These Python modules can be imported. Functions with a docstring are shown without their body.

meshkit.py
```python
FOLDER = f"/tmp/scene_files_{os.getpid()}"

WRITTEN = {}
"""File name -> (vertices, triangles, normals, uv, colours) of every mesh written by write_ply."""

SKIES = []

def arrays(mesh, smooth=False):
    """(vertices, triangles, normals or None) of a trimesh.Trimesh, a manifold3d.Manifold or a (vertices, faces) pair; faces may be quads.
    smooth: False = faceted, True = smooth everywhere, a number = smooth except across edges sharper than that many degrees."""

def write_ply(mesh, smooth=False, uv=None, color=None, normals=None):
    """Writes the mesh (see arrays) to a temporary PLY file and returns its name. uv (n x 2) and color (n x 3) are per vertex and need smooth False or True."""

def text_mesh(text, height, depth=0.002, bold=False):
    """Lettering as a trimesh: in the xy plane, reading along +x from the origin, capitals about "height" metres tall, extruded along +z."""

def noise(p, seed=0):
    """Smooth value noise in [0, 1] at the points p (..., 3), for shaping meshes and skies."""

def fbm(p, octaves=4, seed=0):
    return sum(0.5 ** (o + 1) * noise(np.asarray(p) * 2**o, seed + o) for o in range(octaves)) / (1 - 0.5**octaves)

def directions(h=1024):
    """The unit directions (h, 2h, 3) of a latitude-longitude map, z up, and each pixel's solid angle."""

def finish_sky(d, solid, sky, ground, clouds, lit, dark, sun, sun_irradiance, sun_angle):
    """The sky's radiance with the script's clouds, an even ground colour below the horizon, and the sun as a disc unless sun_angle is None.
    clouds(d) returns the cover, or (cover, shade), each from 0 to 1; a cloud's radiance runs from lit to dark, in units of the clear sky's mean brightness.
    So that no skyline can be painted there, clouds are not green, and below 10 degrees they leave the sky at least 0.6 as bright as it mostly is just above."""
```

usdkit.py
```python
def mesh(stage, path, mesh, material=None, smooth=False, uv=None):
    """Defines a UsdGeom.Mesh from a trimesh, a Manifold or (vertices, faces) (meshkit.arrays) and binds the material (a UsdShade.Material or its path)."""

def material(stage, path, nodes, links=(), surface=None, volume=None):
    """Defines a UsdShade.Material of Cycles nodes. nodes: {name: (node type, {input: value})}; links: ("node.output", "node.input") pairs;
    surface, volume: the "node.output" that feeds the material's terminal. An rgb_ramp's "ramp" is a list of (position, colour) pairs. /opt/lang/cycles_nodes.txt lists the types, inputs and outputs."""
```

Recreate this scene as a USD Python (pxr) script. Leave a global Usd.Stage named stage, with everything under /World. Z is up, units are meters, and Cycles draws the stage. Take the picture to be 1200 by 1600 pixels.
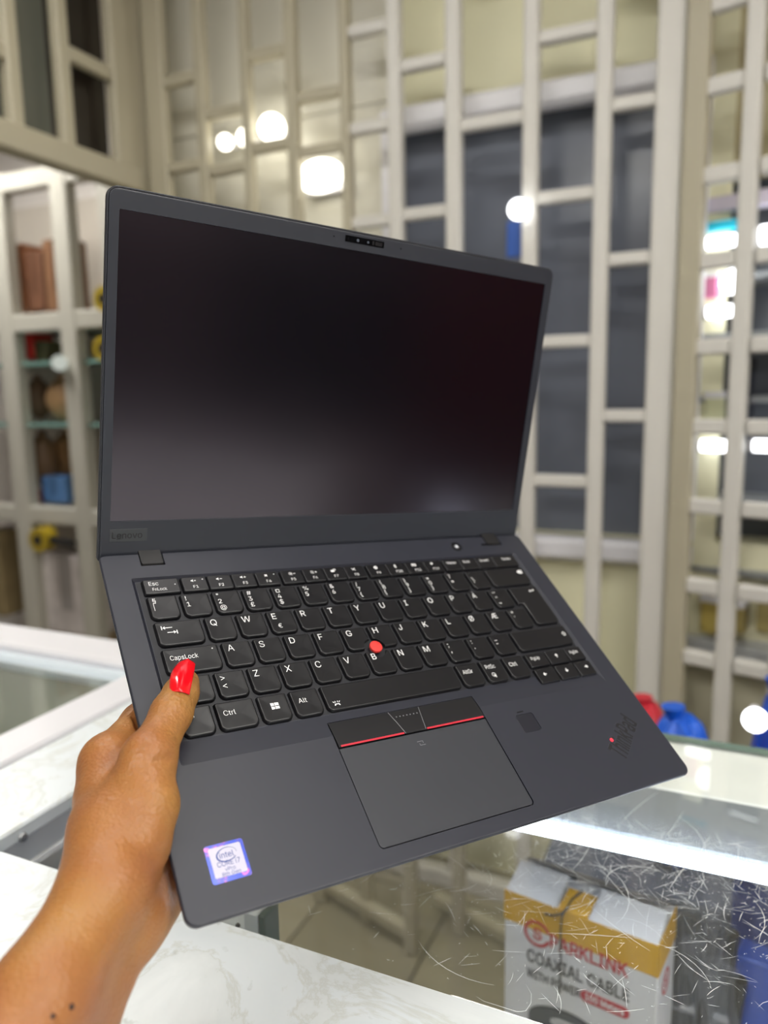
import math, random
import numpy as np, trimesh, manifold3d as m3
import usdkit, meshkit
from pxr import Usd, UsdGeom, UsdLux, Gf, Sdf, UsdShade
from shapely.geometry import Polygon, box as sbox, Point, LineString
from shapely import affinity, union_all

stage = Usd.Stage.CreateInMemory()
UsdGeom.SetStageUpAxis(stage, 'Z'); UsdGeom.SetStageMetersPerUnit(stage, 1.0)
UsdGeom.Xform.Define(stage, '/World'); UsdGeom.Scope.Define(stage, '/World/Looks')
random.seed(7); rng = np.random.default_rng(7)

# ------------------------------------------------------------------ camera
# rows: camera right / down / forward expressed in world axes (columns are world x, y, z)
CAM = np.array([0, 0, 1.28])
M = np.array([[0.91242351, 0.04676791, -0.40656624], [0.40885296, -0.14777018, 0.90055718], [-0.01796119, -0.98791535, -0.15395018]])
cam = UsdGeom.Camera.Define(stage, '/World/camera')
cx_, cy_, cz_ = M[:, 0], -M[:, 1], -M[:, 2]
cam.AddTransformOp().Set(Gf.Matrix4d(*cx_, 0, *cy_, 0, *cz_, 0, *CAM, 1))
cam.CreateHorizontalApertureAttr(36.0); cam.CreateVerticalApertureAttr(48.0); cam.CreateFocalLengthAttr(36.0)
cam.CreateClippingRangeAttr(Gf.Vec2f(0.02, 100))
cam.CreateFStopAttr(6.8); cam.CreateFocusDistanceAttr(0.415)
cam.CreateExposureAttr(0.34)

def at(px, py, x=None, y=None, z=None):
    """the point of the picture where its ray meets the plane x=, y= or z="""
    d = M @ np.array([(px - 600) / 1200, (py - 800) / 1200, 1.0])
    k, v = [(i, v) for i, v in enumerate((x, y, z)) if v is not None][0]
    return CAM + d * (v - CAM[k]) / d[k]

# ------------------------------------------------------------------ ambient
dome = UsdLux.DomeLight.Define(stage, '/World/sky'); dome.CreateIntensityAttr(0.25); dome.CreateColorAttr(Gf.Vec3f(1, 1, 1))

# hanging lamps: x, y, size x, size y, gain
LAMPS = [(0.35, 0.45, 1.2, 0.14, .55), (1.2, -1.0, 0.14, 1.0, .8), (-0.3, -1.1, 1.2, 0.25, .9), (-0.9, 0.75, 1.0, 0.12, .75), (-2.6, 1.7, 0.3, 0.8, 1.0), (1.72, -0.1, .14, 1.2, 1.8)]
LAMP_GAIN = 26.0
LAMPZ = 2.5
CEIL = 3.1

# ------------------------------------------------------------------ helpers
_names = {}
def numbered(path):
    n = _names.get(path, -1) + 1; _names[path] = n
    return path if n == 0 else f'{path}_{n:03d}'

def lin(c):
    c = np.asarray(c, float) / 255.0
    return tuple(np.where(c <= 0.04045, c / 12.92, ((c + 0.055) / 1.055) ** 2.4))

def meta(prim, label=None, cat=None, group=None, kind=None):
    for k, v in (('label', label), ('category', cat), ('group', group), ('kind', kind)):
        if v: prim.SetCustomDataByKey(k, v)

class Thing:
    def __init__(s, name, label=None, cat=None, loc=(0, 0, 0), group=None, kind=None, matrix=None):
        s.path = numbered('/World/' + name); s.x = UsdGeom.Xform.Define(stage, s.path); s.loc = np.asarray(loc, float)
        if matrix is not None:
            R, t = matrix; m = Gf.Matrix4d(1.0)
            for i in range(3): m.SetRow(i, Gf.Vec4d(*R[:, i], 0))
            m.SetRow(3, Gf.Vec4d(*t, 1)); s.x.AddTransformOp().Set(m); s.loc = np.zeros(3)
        elif np.any(s.loc): s.x.AddTranslateOp().Set(Gf.Vec3d(*map(float, s.loc)))
        meta(s.x.GetPrim(), label, cat, group, kind)
    def part(s, name, mesh, mat, smooth=30, label=None, parent=None, kind=None):
        v, f = arr(mesh)
        p = numbered((parent or s.path) + '/' + name)
        mm = usdkit.mesh(stage, p, trimesh.Trimesh(v - s.loc, f, process=False), mat, smooth=smooth)
        meta(mm.GetPrim(), label, kind=kind)
        return p

def single(name, mesh, mat, label=None, cat=None, group=None, kind=None, smooth=30):
    p = numbered('/World/' + name); v, f = arr(mesh)
    mm = usdkit.mesh(stage, p, trimesh.Trimesh(v, f, process=False), mat, smooth=smooth); meta(mm.GetPrim(), label, cat, group, kind)
    return p

def arr(mesh):
    if isinstance(mesh, (list,)): mesh = join(mesh)
    if hasattr(mesh, 'to_mesh'):
        q = mesh.to_mesh(); return np.array(q.vert_properties[:, :3], float), np.array(q.tri_verts)
    if isinstance(mesh, tuple): return np.asarray(mesh[0], float), np.asarray(mesh[1])
    return np.array(mesh.vertices), np.array(mesh.faces)
def tm(mesh): v, f = arr(mesh); return trimesh.Trimesh(v, f, process=False)
def join(l): return trimesh.util.concatenate([tm(x) for x in l])

def box(x0, x1, y0, y1, z0, z1, b=0.0):
    b = min(b, (x1 - x0) * .45, (y1 - y0) * .45, (z1 - z0) * .45)
    if b <= 0: return trimesh.creation.box(bounds=[[x0, y0, z0], [x1, y1, z1]])
    P = []
    for X in ((x0, x0 + b), (x1, x1 - b)):
        for Y in ((y0, y0 + b), (y1, y1 - b)):
            for Z in ((z0, z0 + b), (z1, z1 - b)):
                P += [(X[0], Y[1], Z[1]), (X[1], Y[0], Z[1]), (X[1], Y[1], Z[0])]
    return tm(m3.Manifold.hull_points(np.array(P)))
def xf(mesh, R=np.eye(3), t=(0, 0, 0)): v, f = arr(mesh); return trimesh.Trimesh(v @ np.asarray(R).T + np.asarray(t), f, process=False)
def rotz(a): c, s = math.cos(a), math.sin(a); return np.array([[c, -s, 0], [s, c, 0], [0, 0, 1]])
def rotx(a): c, s = math.cos(a), math.sin(a); return np.array([[1, 0, 0], [0, c, -s], [0, s, c]])
def roty(a): c, s = math.cos(a), math.sin(a); return np.array([[c, 0, s], [0, 1, 0], [-s, 0, c]])
def cyl(p, q, r, n=20, r2=None):
    p, q = np.asarray(p, float), np.asarray(q, float); d = q - p; L = np.linalg.norm(d); d /= L
    a = np.cross(d, [0, 0, 1.0] if abs(d[2]) < .9 else [1.0, 0, 0]); a /= np.linalg.norm(a); b = np.cross(d, a)
    t = np.arange(n) * 2 * np.pi / n; c = np.cos(t)[:, None] * a + np.sin(t)[:, None] * b
    v = np.vstack([p + r * c, q + (r if r2 is None else r2) * c, p, q]); f = []
    for i in range(n):
        j = (i + 1) % n; f += [(i, i + n, j), (j, i + n, j + n), (2 * n, i, j), (2 * n + 1, j + n, i + n)]
    m = trimesh.Trimesh(v, f, process=False); 
    if m.volume < 0: m.invert()
    return m
def tube(P, r, n=8):
    P = np.asarray(P, float); t = np.gradient(P, axis=0); t /= np.linalg.norm(t, axis=1, keepdims=True)
    a = np.cross(t, [0.13, 0.31, 0.94]); a /= np.linalg.norm(a, axis=1, keepdims=True); b = np.cross(t, a)
    th = np.arange(n) * 2 * np.pi / n
    v = (P[:, None] + r * (np.cos(th)[None, :, None] * a[:, None] + np.sin(th)[None, :, None] * b[:, None])).reshape(-1, 3); f = []
    for i in range(len(P) - 1):
        for j in range(n):
            k = (j + 1) % n; f += [(i * n + j, i * n + k, (i + 1) * n + k), (i * n + j, (i + 1) * n + k, (i + 1) * n + j)]
    e = (len(P) - 1) * n
    for j in range(1, n - 1): f += [(0, j + 1, j), (e, e + j, e + j + 1)]
    return trimesh.Trimesh(v, f, process=False)
def prism(poly, z0, z1):
    g = [poly] if poly.geom_type == 'Polygon' else [p for p in poly.geoms if p.geom_type == 'Polygon']
    out = []
    for q in g:
        m = trimesh.creation.extrude_polygon(q, z1 - z0, engine='earcut'); m.apply_translation([0, 0, z0]); out.append(m)
    return join(out)
def rrect(x0, x1, y0, y1, r, n=6):
    """rounded rectangle outline, counter-clockwise; r is one radius or four (x0y0, x1y0, x1y1, x0y1)"""
    r = [r] * 4 if np.ndim(r) == 0 else r; P = []
    for (cx, cy, a0, rr) in ((x0, y0, 180, r[0]), (x1, y0, 270, r[1]), (x1, y1, 0, r[2]), (x0, y1, 90, r[3])):
        sx, sy = (1 if cx == x0 else -1), (1 if cy == y0 else -1)
        for k in range(n + 1):
            a = math.radians(a0 + 90 * k / n); P.append((cx + sx * rr + rr * math.cos(a), cy + sy * rr + rr * math.sin(a)))
    return np.array(P)
def ring(P, z): return np.c_[P, np.full(len(P), z)]
def hull(*rings): return m3.Manifold.hull_points(np.vstack(rings))
def loft(rings, cap_top=None):
    n = len(rings[0]); v = np.vstack(rings); f = []
    for i in range(len(rings) - 1):
        for j in range(n):
            k = (j + 1) % n; f += [(i * n + j, i * n + k, (i + 1) * n + k), (i * n + j, (i + 1) * n + k, (i + 1) * n + j)]
    v = np.vstack([v, rings[0].mean(0), cap_top if cap_top is not None else rings[-1].mean(0)]); c0, c1 = len(v) - 2, len(v) - 1; e = (len(rings) - 1) * n
    for j in range(n):
        k = (j + 1) % n; f += [(c0, k, j), (c1, e + j, e + k)]
    return trimesh.Trimesh(v, f, process=False)

# ------------------------------------------------------------------ materials
def mat(name, nodes, links=(), surface='p.BSDF'): return usdkit.material(stage, '/World/Looks/' + name, nodes, links, surface=surface)
def plain(name, rgb, rough=.5, bump=None, var=None, **kw):
    """principled colour; bump = (scale, strength, distance); var = (scale, amount) mottles the colour"""
    c = lin(rgb); N = {'p': ('principled_bsdf', {'base_color': c, 'roughness': rough, **kw})}; L = []
    if bump or var: N['tc'] = ('texture_coordinate', {})
    if bump:
        N['bn'] = ('noise_texture', {'scale': bump[0], 'detail': 4.0}); N['b'] = ('bump', {'strength': bump[1], 'distance': bump[2]})
        L += [('tc.object', 'bn.vector'), ('bn.fac', 'b.height'), ('b.normal', 'p.normal')]
    if var:
        N['vn'] = ('noise_texture', {'scale': var[0], 'detail': 5.0}); a = var[1]
        N['vr'] = ('rgb_ramp', {'ramp': [(0.3, tuple(x * (1 - a) for x in c)), (0.7, tuple(min(1, x * (1 + a)) for x in c))]})
        L += [('tc.object', 'vn.vector'), ('vn.fac', 'vr.fac'), ('vr.color', 'p.base_color')]
    return mat(name, N, L)
def emit(name, rgb, strength): return mat(name, {'e': ('emission', {'color': lin(rgb), 'strength': strength})}, (), 'e.emission')
def pane(name, tint, rough=0.0, dust=0.0, ior=1.5):
    """window glass: tinted see-through with a mirror share by fresnel on its outward faces"""
    N = {'t': ('transparent_bsdf', {'color': tint}), 'g': ('glossy_bsdf', {'color': (1, 1, 1), 'roughness': rough}), 'fr': ('fresnel', {'IOR': ior}), 'm': ('mix_closure', {}),
         'ge': ('geometry', {}), 'iv': ('math', {'math_type': 'subtract', 'value1': 1.0}), 'mu': ('math', {'math_type': 'multiply'})}
    L = [('ge.backfacing', 'iv.value2'), ('iv.value', 'mu.value1'), ('fr.fac', 'mu.value2'), ('mu.value', 'm.fac'), ('t.BSDF', 'm.closure1'), ('g.BSDF', 'm.closure2')]
    if dust:
        N['d'] = ('diffuse_bsdf', {'color': (.8, .82, .8)}); N['d2'] = ('translucent_bsdf', {'color': (.8, .82, .84)}); N['md'] = ('mix_closure', {'fac': .5}); N['m2'] = ('mix_closure', {'fac': dust}); L += [('m.closure', 'm2.closure1'), ('d.BSDF', 'md.closure1'), ('d2.BSDF', 'md.closure2'), ('md.closure', 'm2.closure2')]
        return mat(name, N, L, 'm2.closure')
    return mat(name, N, L, 'm.closure')

DECK = plain('deck_black', (40, 42, 52), .42, bump=(2500, .06, .0002))
KEY = plain('key_black', (20, 20, 23), .3)
TRAY = plain('key_tray_black', (24, 25, 31), .5)
READER = plain('reader_black', (34, 35, 43), .3)
BEZEL = plain('bezel_black', (40, 43, 51), .42, bump=(2500, .06, .0002))
SHELL = plain('lid_shell_black', (38, 40, 46), .45)
SCREEN = plain('screen_black', (4, 4, 9), .2, specular_ior_level=.95, specular_tint=(1.0, .88, 1.0))
LEGEND = plain('legend_white', (238, 238, 238), .5)
LEGDIM = plain('emblem_dark', (10, 10, 12), .55)
EMBRIM = plain('emblem_rim', (58, 60, 70), .4)
BADGE = plain('badge_grey', (52, 55, 58), .4)
RED = plain('trackpoint_red', (226, 58, 52), .6)
STRIPE = plain('stripe_red', (196, 40, 58), .4)
PADM = plain('touchpad_grey', (50, 52, 58), .42)
BTN = plain('button_black', (24, 24, 27), .36)
GLOSSB = plain('gloss_black', (8, 8, 10), .12)
LENS = plain('lens_grey', (90, 95, 105), .15)
LEDW = emit('power_led_white', (255, 255, 255), .8)
HINGE = plain('hinge_black', (27, 26, 26), .45)
DOTG = plain('dot_grey', (120, 122, 126), .4)
BEV = plain('key_scoop_grey', (120, 122, 130), .3)
ALU = plain('white_aluminium', (230, 229, 233), .35)
ALUG = plain('grey_aluminium', (196, 200, 204), .4, metallic=.3)
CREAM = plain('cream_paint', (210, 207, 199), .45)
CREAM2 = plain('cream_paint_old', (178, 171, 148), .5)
YELLOW = plain('yellow_wall_paint', (236, 233, 200), .6, var=(3, .08))
WHITE = plain('white_laminate', (236, 238, 238), .4, var=(6, .03))
WALLW = plain('white_wall_paint', (226, 220, 214), .7)
SHEET = plain('cream_steel_sheet', (216, 213, 199), .3)
DARKP = plain('dark_grey_glass', (112, 117, 129), .22, var=(2.5, .2))
BLACKP = plain('black_plastic', (26, 26, 28), .3)
CHROME = plain('screw_chrome', (200, 200, 200), .25, metallic=1.0)
GLASS = pane('counter_glass', (.968, .976, .958), 0.0, dust=.022)
GLASSC = pane('clear_glass', (.95, .96, .95), 0.0)
GEDGE = plain('glass_edge_green', (92, 120, 108), .15, transmission_weight=.0)
SCR = plain('scratch_white', (235, 240, 240), .4)
LEDT = emit('led_tube_glow', (226, 238, 255), 12.0)
# marble: pale with grey veins and smudges
MARBLE = mat('white_marble', {'tc': ('texture_coordinate', {}), 'n': ('noise_texture', {'scale': 7.0, 'detail': 9.0, 'roughness': .62, 'distortion': 1.6}),
    'r': ('rgb_ramp', {'ramp': [(0.0, lin((222, 231, 236))), (.455, lin((229, 236, 239))), (.49, lin((216, 221, 218))), (.505, lin((226, 232, 233))), (.66, lin((235, 240, 241))), (1, lin((226, 232, 233)))]}),
    'n2': ('noise_texture', {'scale': 60.0, 'detail': 3.0}), 'r2': ('rgb_ramp', {'ramp': [(.66, (1, 1, 1)), (.75, (.55, .56, .52))]}), 'mx': ('mix', {'mix_type': 'multiply', 'fac': .6}),
    'p': ('principled_bsdf', {'roughness': .3})},
    [('tc.object', 'n.vector'), ('n.fac', 'r.fac'), ('tc.object', 'n2.vector'), ('n2.fac', 'r2.fac'), ('r.color', 'mx.color1'), ('r2.color', 'mx.color2'), ('mx.color', 'p.base_color')])
# skin
SKIN = mat('brown_skin', {'tc': ('texture_coordinate', {}), 'n': ('noise_texture', {'scale': 22.0, 'detail': 3.0}),
    'r': ('rgb_ramp', {'ramp': [(.3, lin((150, 94, 55))), (.5, lin((160, 106, 57))), (.7, lin((166, 118, 60)))]}),
    'v': ('voronoi_texture', {'scale': 620.0}), 'n2': ('noise_texture', {'scale': 300.0, 'detail': 3.0}), 'ad': ('math', {'math_type': 'add'}), 'b': ('bump', {'strength': .4, 'distance': .0006}),
    'p': ('principled_bsdf', {'roughness': .42, 'subsurface_weight': .12, 'subsurface_scale': .006, 'subsurface_radius': (1, .35, .18)})},
    [('tc.object', 'n.vector'), ('n.fac', 'r.fac'), ('r.color', 'p.base_color'), ('tc.object', 'v.vector'), ('tc.object', 'n2.vector'), ('v.distance', 'ad.value1'), ('n2.fac', 'ad.value2'), ('ad.value', 'b.height'), ('b.normal', 'p.normal')])
NAIL = plain('nail_red', (236, 8, 26), .12, coat_weight=.6)
MOLE = plain('mole_brown', (52, 34, 26), .6)

# ------------------------------------------------------------------ room shell
FL = Thing('floor', kind='structure')
TILE = [plain(f'floor_tile_{k}', c, .25, var=(5, .06)) for k, c in enumerate([(150, 143, 120), (143, 136, 113), (156, 149, 127)])]
GROUT = plain('floor_grout', (70, 64, 54), .8)
FL.part('screed', box(-4.6, 2.4, -2.6, 5.2, -.12, -.012), GROUT)
for i in range(-7, 3):
    for j in range(-3, 5):
        x0, y0 = -.588 + .31 * i, 1.377 + .31 * j
        FL.part('tile', box(x0 + .003, x0 + .307, y0 + .003, y0 + .307, -.012, 0, .002), TILE[(i * 5 + j * 3) % 3])
single('ceiling', box(-4.6, 2.4, -2.6, 5.2, CEIL, CEIL + .1), WALLW, kind='structure')
single('wall_right', box(2.3, 2.4, -2.6, 5.2, 0, CEIL), WALLW, kind='structure')
single('wall_left', box(-4.6, -4.5, -2.6, 5.2, 0, CEIL), WALLW, kind='structure')
single('wall_front', box(-4.5, 2.3, -2.6, -2.5, 0, CEIL), plain('front_wall_paint', (120, 112, 108), .7), kind='structure')
for k, (lx, ly, sx, sy, g) in enumerate(LAMPS):
    t = Thing('ceiling_lamp', ['long white batten lamp hanging over the counter', 'square white panel lamp hanging right of the right grille', 'wide white batten lamp hanging behind the camera', 'long white batten lamp hanging before the middle grille', 'panel lamp hanging over the display shelves', 'batten lamp hanging by the right wall'][k], 'lamp', (lx, ly, LAMPZ), 'hanging shop lamps')
    t.part('housing', box(lx - sx / 2 - .02, lx + sx / 2 + .02, ly - sy / 2 - .02, ly + sy / 2 + .02, LAMPZ + .015, LAMPZ + .06, .004), ALU)
    t.part('diffuser', box(lx - sx / 2, lx + sx / 2, ly - sy / 2, ly + sy / 2, LAMPZ, LAMPZ + .015), emit(f'diffuser_glow_{k}', (255, 252, 246), LAMP_GAIN * g))
    for s in (-1, 1): t.part('hanger', cyl([lx + s * sx * .3, ly, LAMPZ + .06], [lx + s * sx * .3, ly, CEIL], .004, 8), ALUG)

# furniture along the right wall, which the screen mirrors
def cupboard(name, label, y0, y1, z0, z1, colour, d=.35):
    t = Thing(name, label, 'cupboard', (2.3 - d / 2, (y0 + y1) / 2, z0)); m_ = plain(name + '_paint', colour, .5)
    t.part('carcass', box(2.3 - d, 2.295, y0, y1, z0, z1, .006), m_)
    for k in range(2):
        a, b = y0 + (y1 - y0) * k / 2 + .006, y0 + (y1 - y0) * (k + 1) / 2 - .006
        dr = t.part('door', box(2.3 - d - .018, 2.3 - d, a, b, z0 + .01, z1 - .01, .004), m_)
        t.part('handle', cyl([2.3 - d - .03, (b - .04 if k == 0 else a + .04), (z0 + z1) / 2 - .06], [2.3 - d - .03, (b - .04 if k == 0 else a + .04), (z0 + z1) / 2 + .06], .006, 10), CHROME, parent=dr)
cupboard('red_cupboard', 'dark red cupboard by the right wall, outside the frame', .46, 1.3, 0, 1.7, (96, 14, 18))
cupboard('black_cupboard', 'black wall cupboard beside the dark red one', -.2, .44, .74, 1.6, (10, 11, 16))
cupboard('lilac_cupboard', 'pale lilac low cupboard under the black one', -.66, -.1, .1, .58, (240, 218, 236))
cupboard('pale_cupboard', 'pale grey low cupboard between the lilac and the dark red one', .14, .44, .1, .62, (232, 218, 222))
cupboard('brown_cupboard', 'grey brown cupboard at the near end of the right wall', -1.2, -.24, .62, 1.6, (104, 88, 90))

# back wall behind the middle grille: yellow paint, a long white framed window of dark glass, a cream steel shutter on the left
WB = Thing('wall_back', kind='structure')
YW, YG = 1.85, 1.75
XA, XB, ZA, ZB = -.80, -.085, .93, 1.93       # window opening
WB.part('wall_panel', [box(XA, 2.3, YW, YW + .12, 0, ZA), box(XA, XB, YW, YW + .12, ZB, CEIL), box(XB, -.02, YW, YW + .12, ZA, CEIL)], YELLOW)
WIN = Thing('window_1', kind='structure')
WIN.part('pane', box(XA, XB, YW + .05, YW + .058, ZA, ZB), DARKP)
WIN.part('backing', box(XA, XB, YW + .06, YW + .12, ZA, ZB), BLACKP)
WIN.part('window_head', box(XA - .02, XB + .02, YW - .035, YW + .02, ZB - .028, ZB + .03, .012), ALU)
WIN.part('window_sill', box(XA - .02, XB + .02, YW - .045, YW + .02, ZA - .055, ZA, .012), ALU)
WIN.part('window_jamb', box(XA - .02, XA + .02, YW - .02, YW + .05, ZA, ZB, .006), ALU)
WIN.part('window_jamb', box(XB - .02, XB + .02, YW - .02, YW + .05, ZA, ZB, .006), ALU)
# left part: steel sheet wall in tall pressed sheets
SH = Thing('wall_middle', kind='structure')
xs = [-1.52, -1.365, -1.215, -1.07, -.925, -.80]
for a, b in zip(xs[:-1], xs[1:]):
    for z0, z1 in ((0, .8), (.803, 1.62), (1.623, 1.99), (1.993, CEIL)):
        SH.part('steel_sheet', box(a + .002, b - .002, YW + .01, YW + .03, z0, z1, .004), SHEET)

# middle grille
G = Thing('window_grille', 'tall cream painted steel grille with offset crossbars in front of the dark window', 'grille', (-.143, YG, 0))
def upright(T, x, w, z0=0.0, z1=CEIL, y=YG, mt=CREAM, d=.03): T.part('upright', box(x - w / 2, x + w / 2, y - d / 2, y + d / 2, z0, z1, .004), mt, smooth=False)
VX = dict(v1=(-.143, .055), v2=(-.273, .034), v3=(-.427, .034), v4=(-.604, .036), v5=(-.748, .034), v6=(-.876, .024), v7=(-1.022, .03), v8=(-1.155, .024), v9=(-1.293, .03), vc=(-1.44, .06)); VX = {k: (x * .9915, w) for k, (x, w) in VX.items()}
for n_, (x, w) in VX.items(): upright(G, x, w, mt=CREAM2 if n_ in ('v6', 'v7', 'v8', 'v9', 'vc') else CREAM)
def crossbar(T, a, b, py, h=.027, mt=CREAM):
    xa, xb = VX[a][0] + VX[a][1] / 2, VX[b][0] - VX[b][1] / 2
    xm = (xa + xb) / 2; lo, hi = 0.0, CEIL
    for _ in range(40):                                   # height of the bar whose middle is seen at row py
        z = (lo + hi) / 2; c = M.T @ (np.array([xm, YG - .015, z]) - CAM); v = 800 + 1200 * c[1] / c[2]
        if v > py: lo = z
        else: hi = z
    T.part('crossbar', box(xa, xb, YG - .013, YG + .013, z - h / 2, z + h / 2, .004), mt, smooth=False)
for a, b, rows in (('v2', 'v1', (157, 403, 650, -60)), ('v3', 'v2', (48, 304, 533, 752)), ('v4', 'v3', (187, -80, 430)), ('v5', 'v4', (95, 331, 560)), ('v6', 'v5', (42, 196, 345)), ('v7', 'v6', (145, 233)), ('v8', 'v7', (80, 226)),
                   ('v9', 'v8', (173, 262)), ('vc', 'v9', (122, 258))):
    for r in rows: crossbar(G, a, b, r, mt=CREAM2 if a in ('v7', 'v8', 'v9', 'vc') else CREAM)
G.part('ground_rail', box(-1.44, -.12, YG - .02, YG + .02, 0, .04, .004), CREAM, smooth=False)
# lamps seen through the grille
GLOW = emit('lamp_glow', (255, 250, 235), 4.5); GLOWC = emit('cool_lamp_glow', (250, 252, 255), 4.5)
def bulb(px, py, y, r, label, cat='lamp', group='round lamps behind the counter', m=GLOW):
    p = at(px, py, y=y); t = Thing('globe_lamp', label, cat, p, group)
    s = trimesh.creation.icosphere(2, r); t.part('globe', xf(s, t=p), m, smooth=True)
    t.part('lamp_holder', cyl(p + [0, r * .8, 0], p + [0, r * 1.5 + .01, 0], r * .5, 14), ALU)
for (px, py, r) in ((352, 222, .02), (385, 215, .024), (425, 200, .034)): bulb(px, py, YW - .06, r, ['small round warm lamp, leftmost of the three beside the grille', 'round warm lamp, middle of the three beside the grille', 'large round warm lamp, right one of the three beside the grille'][[352, 385, 425].index(px)])
p = at(500, 275, y=YW - .05); t = Thing('bulkhead_lamp', 'wide oval white lamp behind the grille above the laptop lid', 'lamp', p)
s = trimesh.creation.icosphere(3, 1.0); s.apply_scale([.063, .03, .04]); t.part('diffuser', xf(s, t=p), GLOW, smooth=True)
t.part('base_plate', box(p[0] - .06, p[0] + .06, p[1] + .025, p[1] + .05, p[2] - .036, p[2] + .036, .006), ALU)
p = at(810, 327, y=YG - .02); bulb(810, 327, YG - .035, .022, 'small round cool lamp on the grille upright right of the laptop lid', m=GLOWC)
p0, p1 = at(803, 345, y=YG + .02), at(803, 402, y=YG + .02)
tg = Thing('hanging_card', 'narrow blue card hanging on the grille under the small round lamp', 'card', (p0[0], YG, p1[2]))
tg.part('card', box(p0[0] - .017, p0[0] + .017, YG + .02, YG + .026, p1[2], p0[2], .002), plain('card_blue', (44, 84, 160), .4)); tg.part('hook', tube([[p0[0], YG + .02, p0[2]], [p0[0], YG + .012, p0[2] + .012], [p0[0], YG, p0[2] + .014]], .0015, 6), CHROME)

# left grille, above the display shelves
XG = -1.473
GL = Thing('side_grille', 'cream steel grille panel with dark glass panes, high on the left', 'grille', (XG, 1.2, 1.84))
DG1 = plain('pane_grey_green', (104, 106, 96), .25, var=(2, .1)); DG2 = plain('pane_brown_dark', (42, 36, 30), .3, var=(3, .3))
YS = [(.60, .03), (.80, .03), (.985, .03), (1.135, .03), (1.32, .035), (1.468, .035), (1.655, .06)]
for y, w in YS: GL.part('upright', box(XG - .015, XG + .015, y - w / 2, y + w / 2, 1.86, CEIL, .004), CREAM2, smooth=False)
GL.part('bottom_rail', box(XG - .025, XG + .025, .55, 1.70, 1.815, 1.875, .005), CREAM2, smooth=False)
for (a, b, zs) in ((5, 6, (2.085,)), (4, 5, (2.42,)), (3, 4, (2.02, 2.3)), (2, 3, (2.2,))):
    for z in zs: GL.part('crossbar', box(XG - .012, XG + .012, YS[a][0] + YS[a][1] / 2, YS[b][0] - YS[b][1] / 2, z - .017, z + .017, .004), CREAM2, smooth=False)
for i in range(len(YS) - 1):
    cuts = {5: (1.875, 2.085, CEIL)}.get(i, (1.875, CEIL))
    for z0, z1 in zip(cuts[:-1], cuts[1:]): GL.part('pane', box(XG - .05, XG - .044, YS[i][0], YS[i + 1][0], z0, z1), DG2 if i == 5 else DG1)
single('trim_1', box(-1.52, -1.47, 1.69, 1.86, 0, CEIL, .004), CREAM2, kind='structure')

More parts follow.
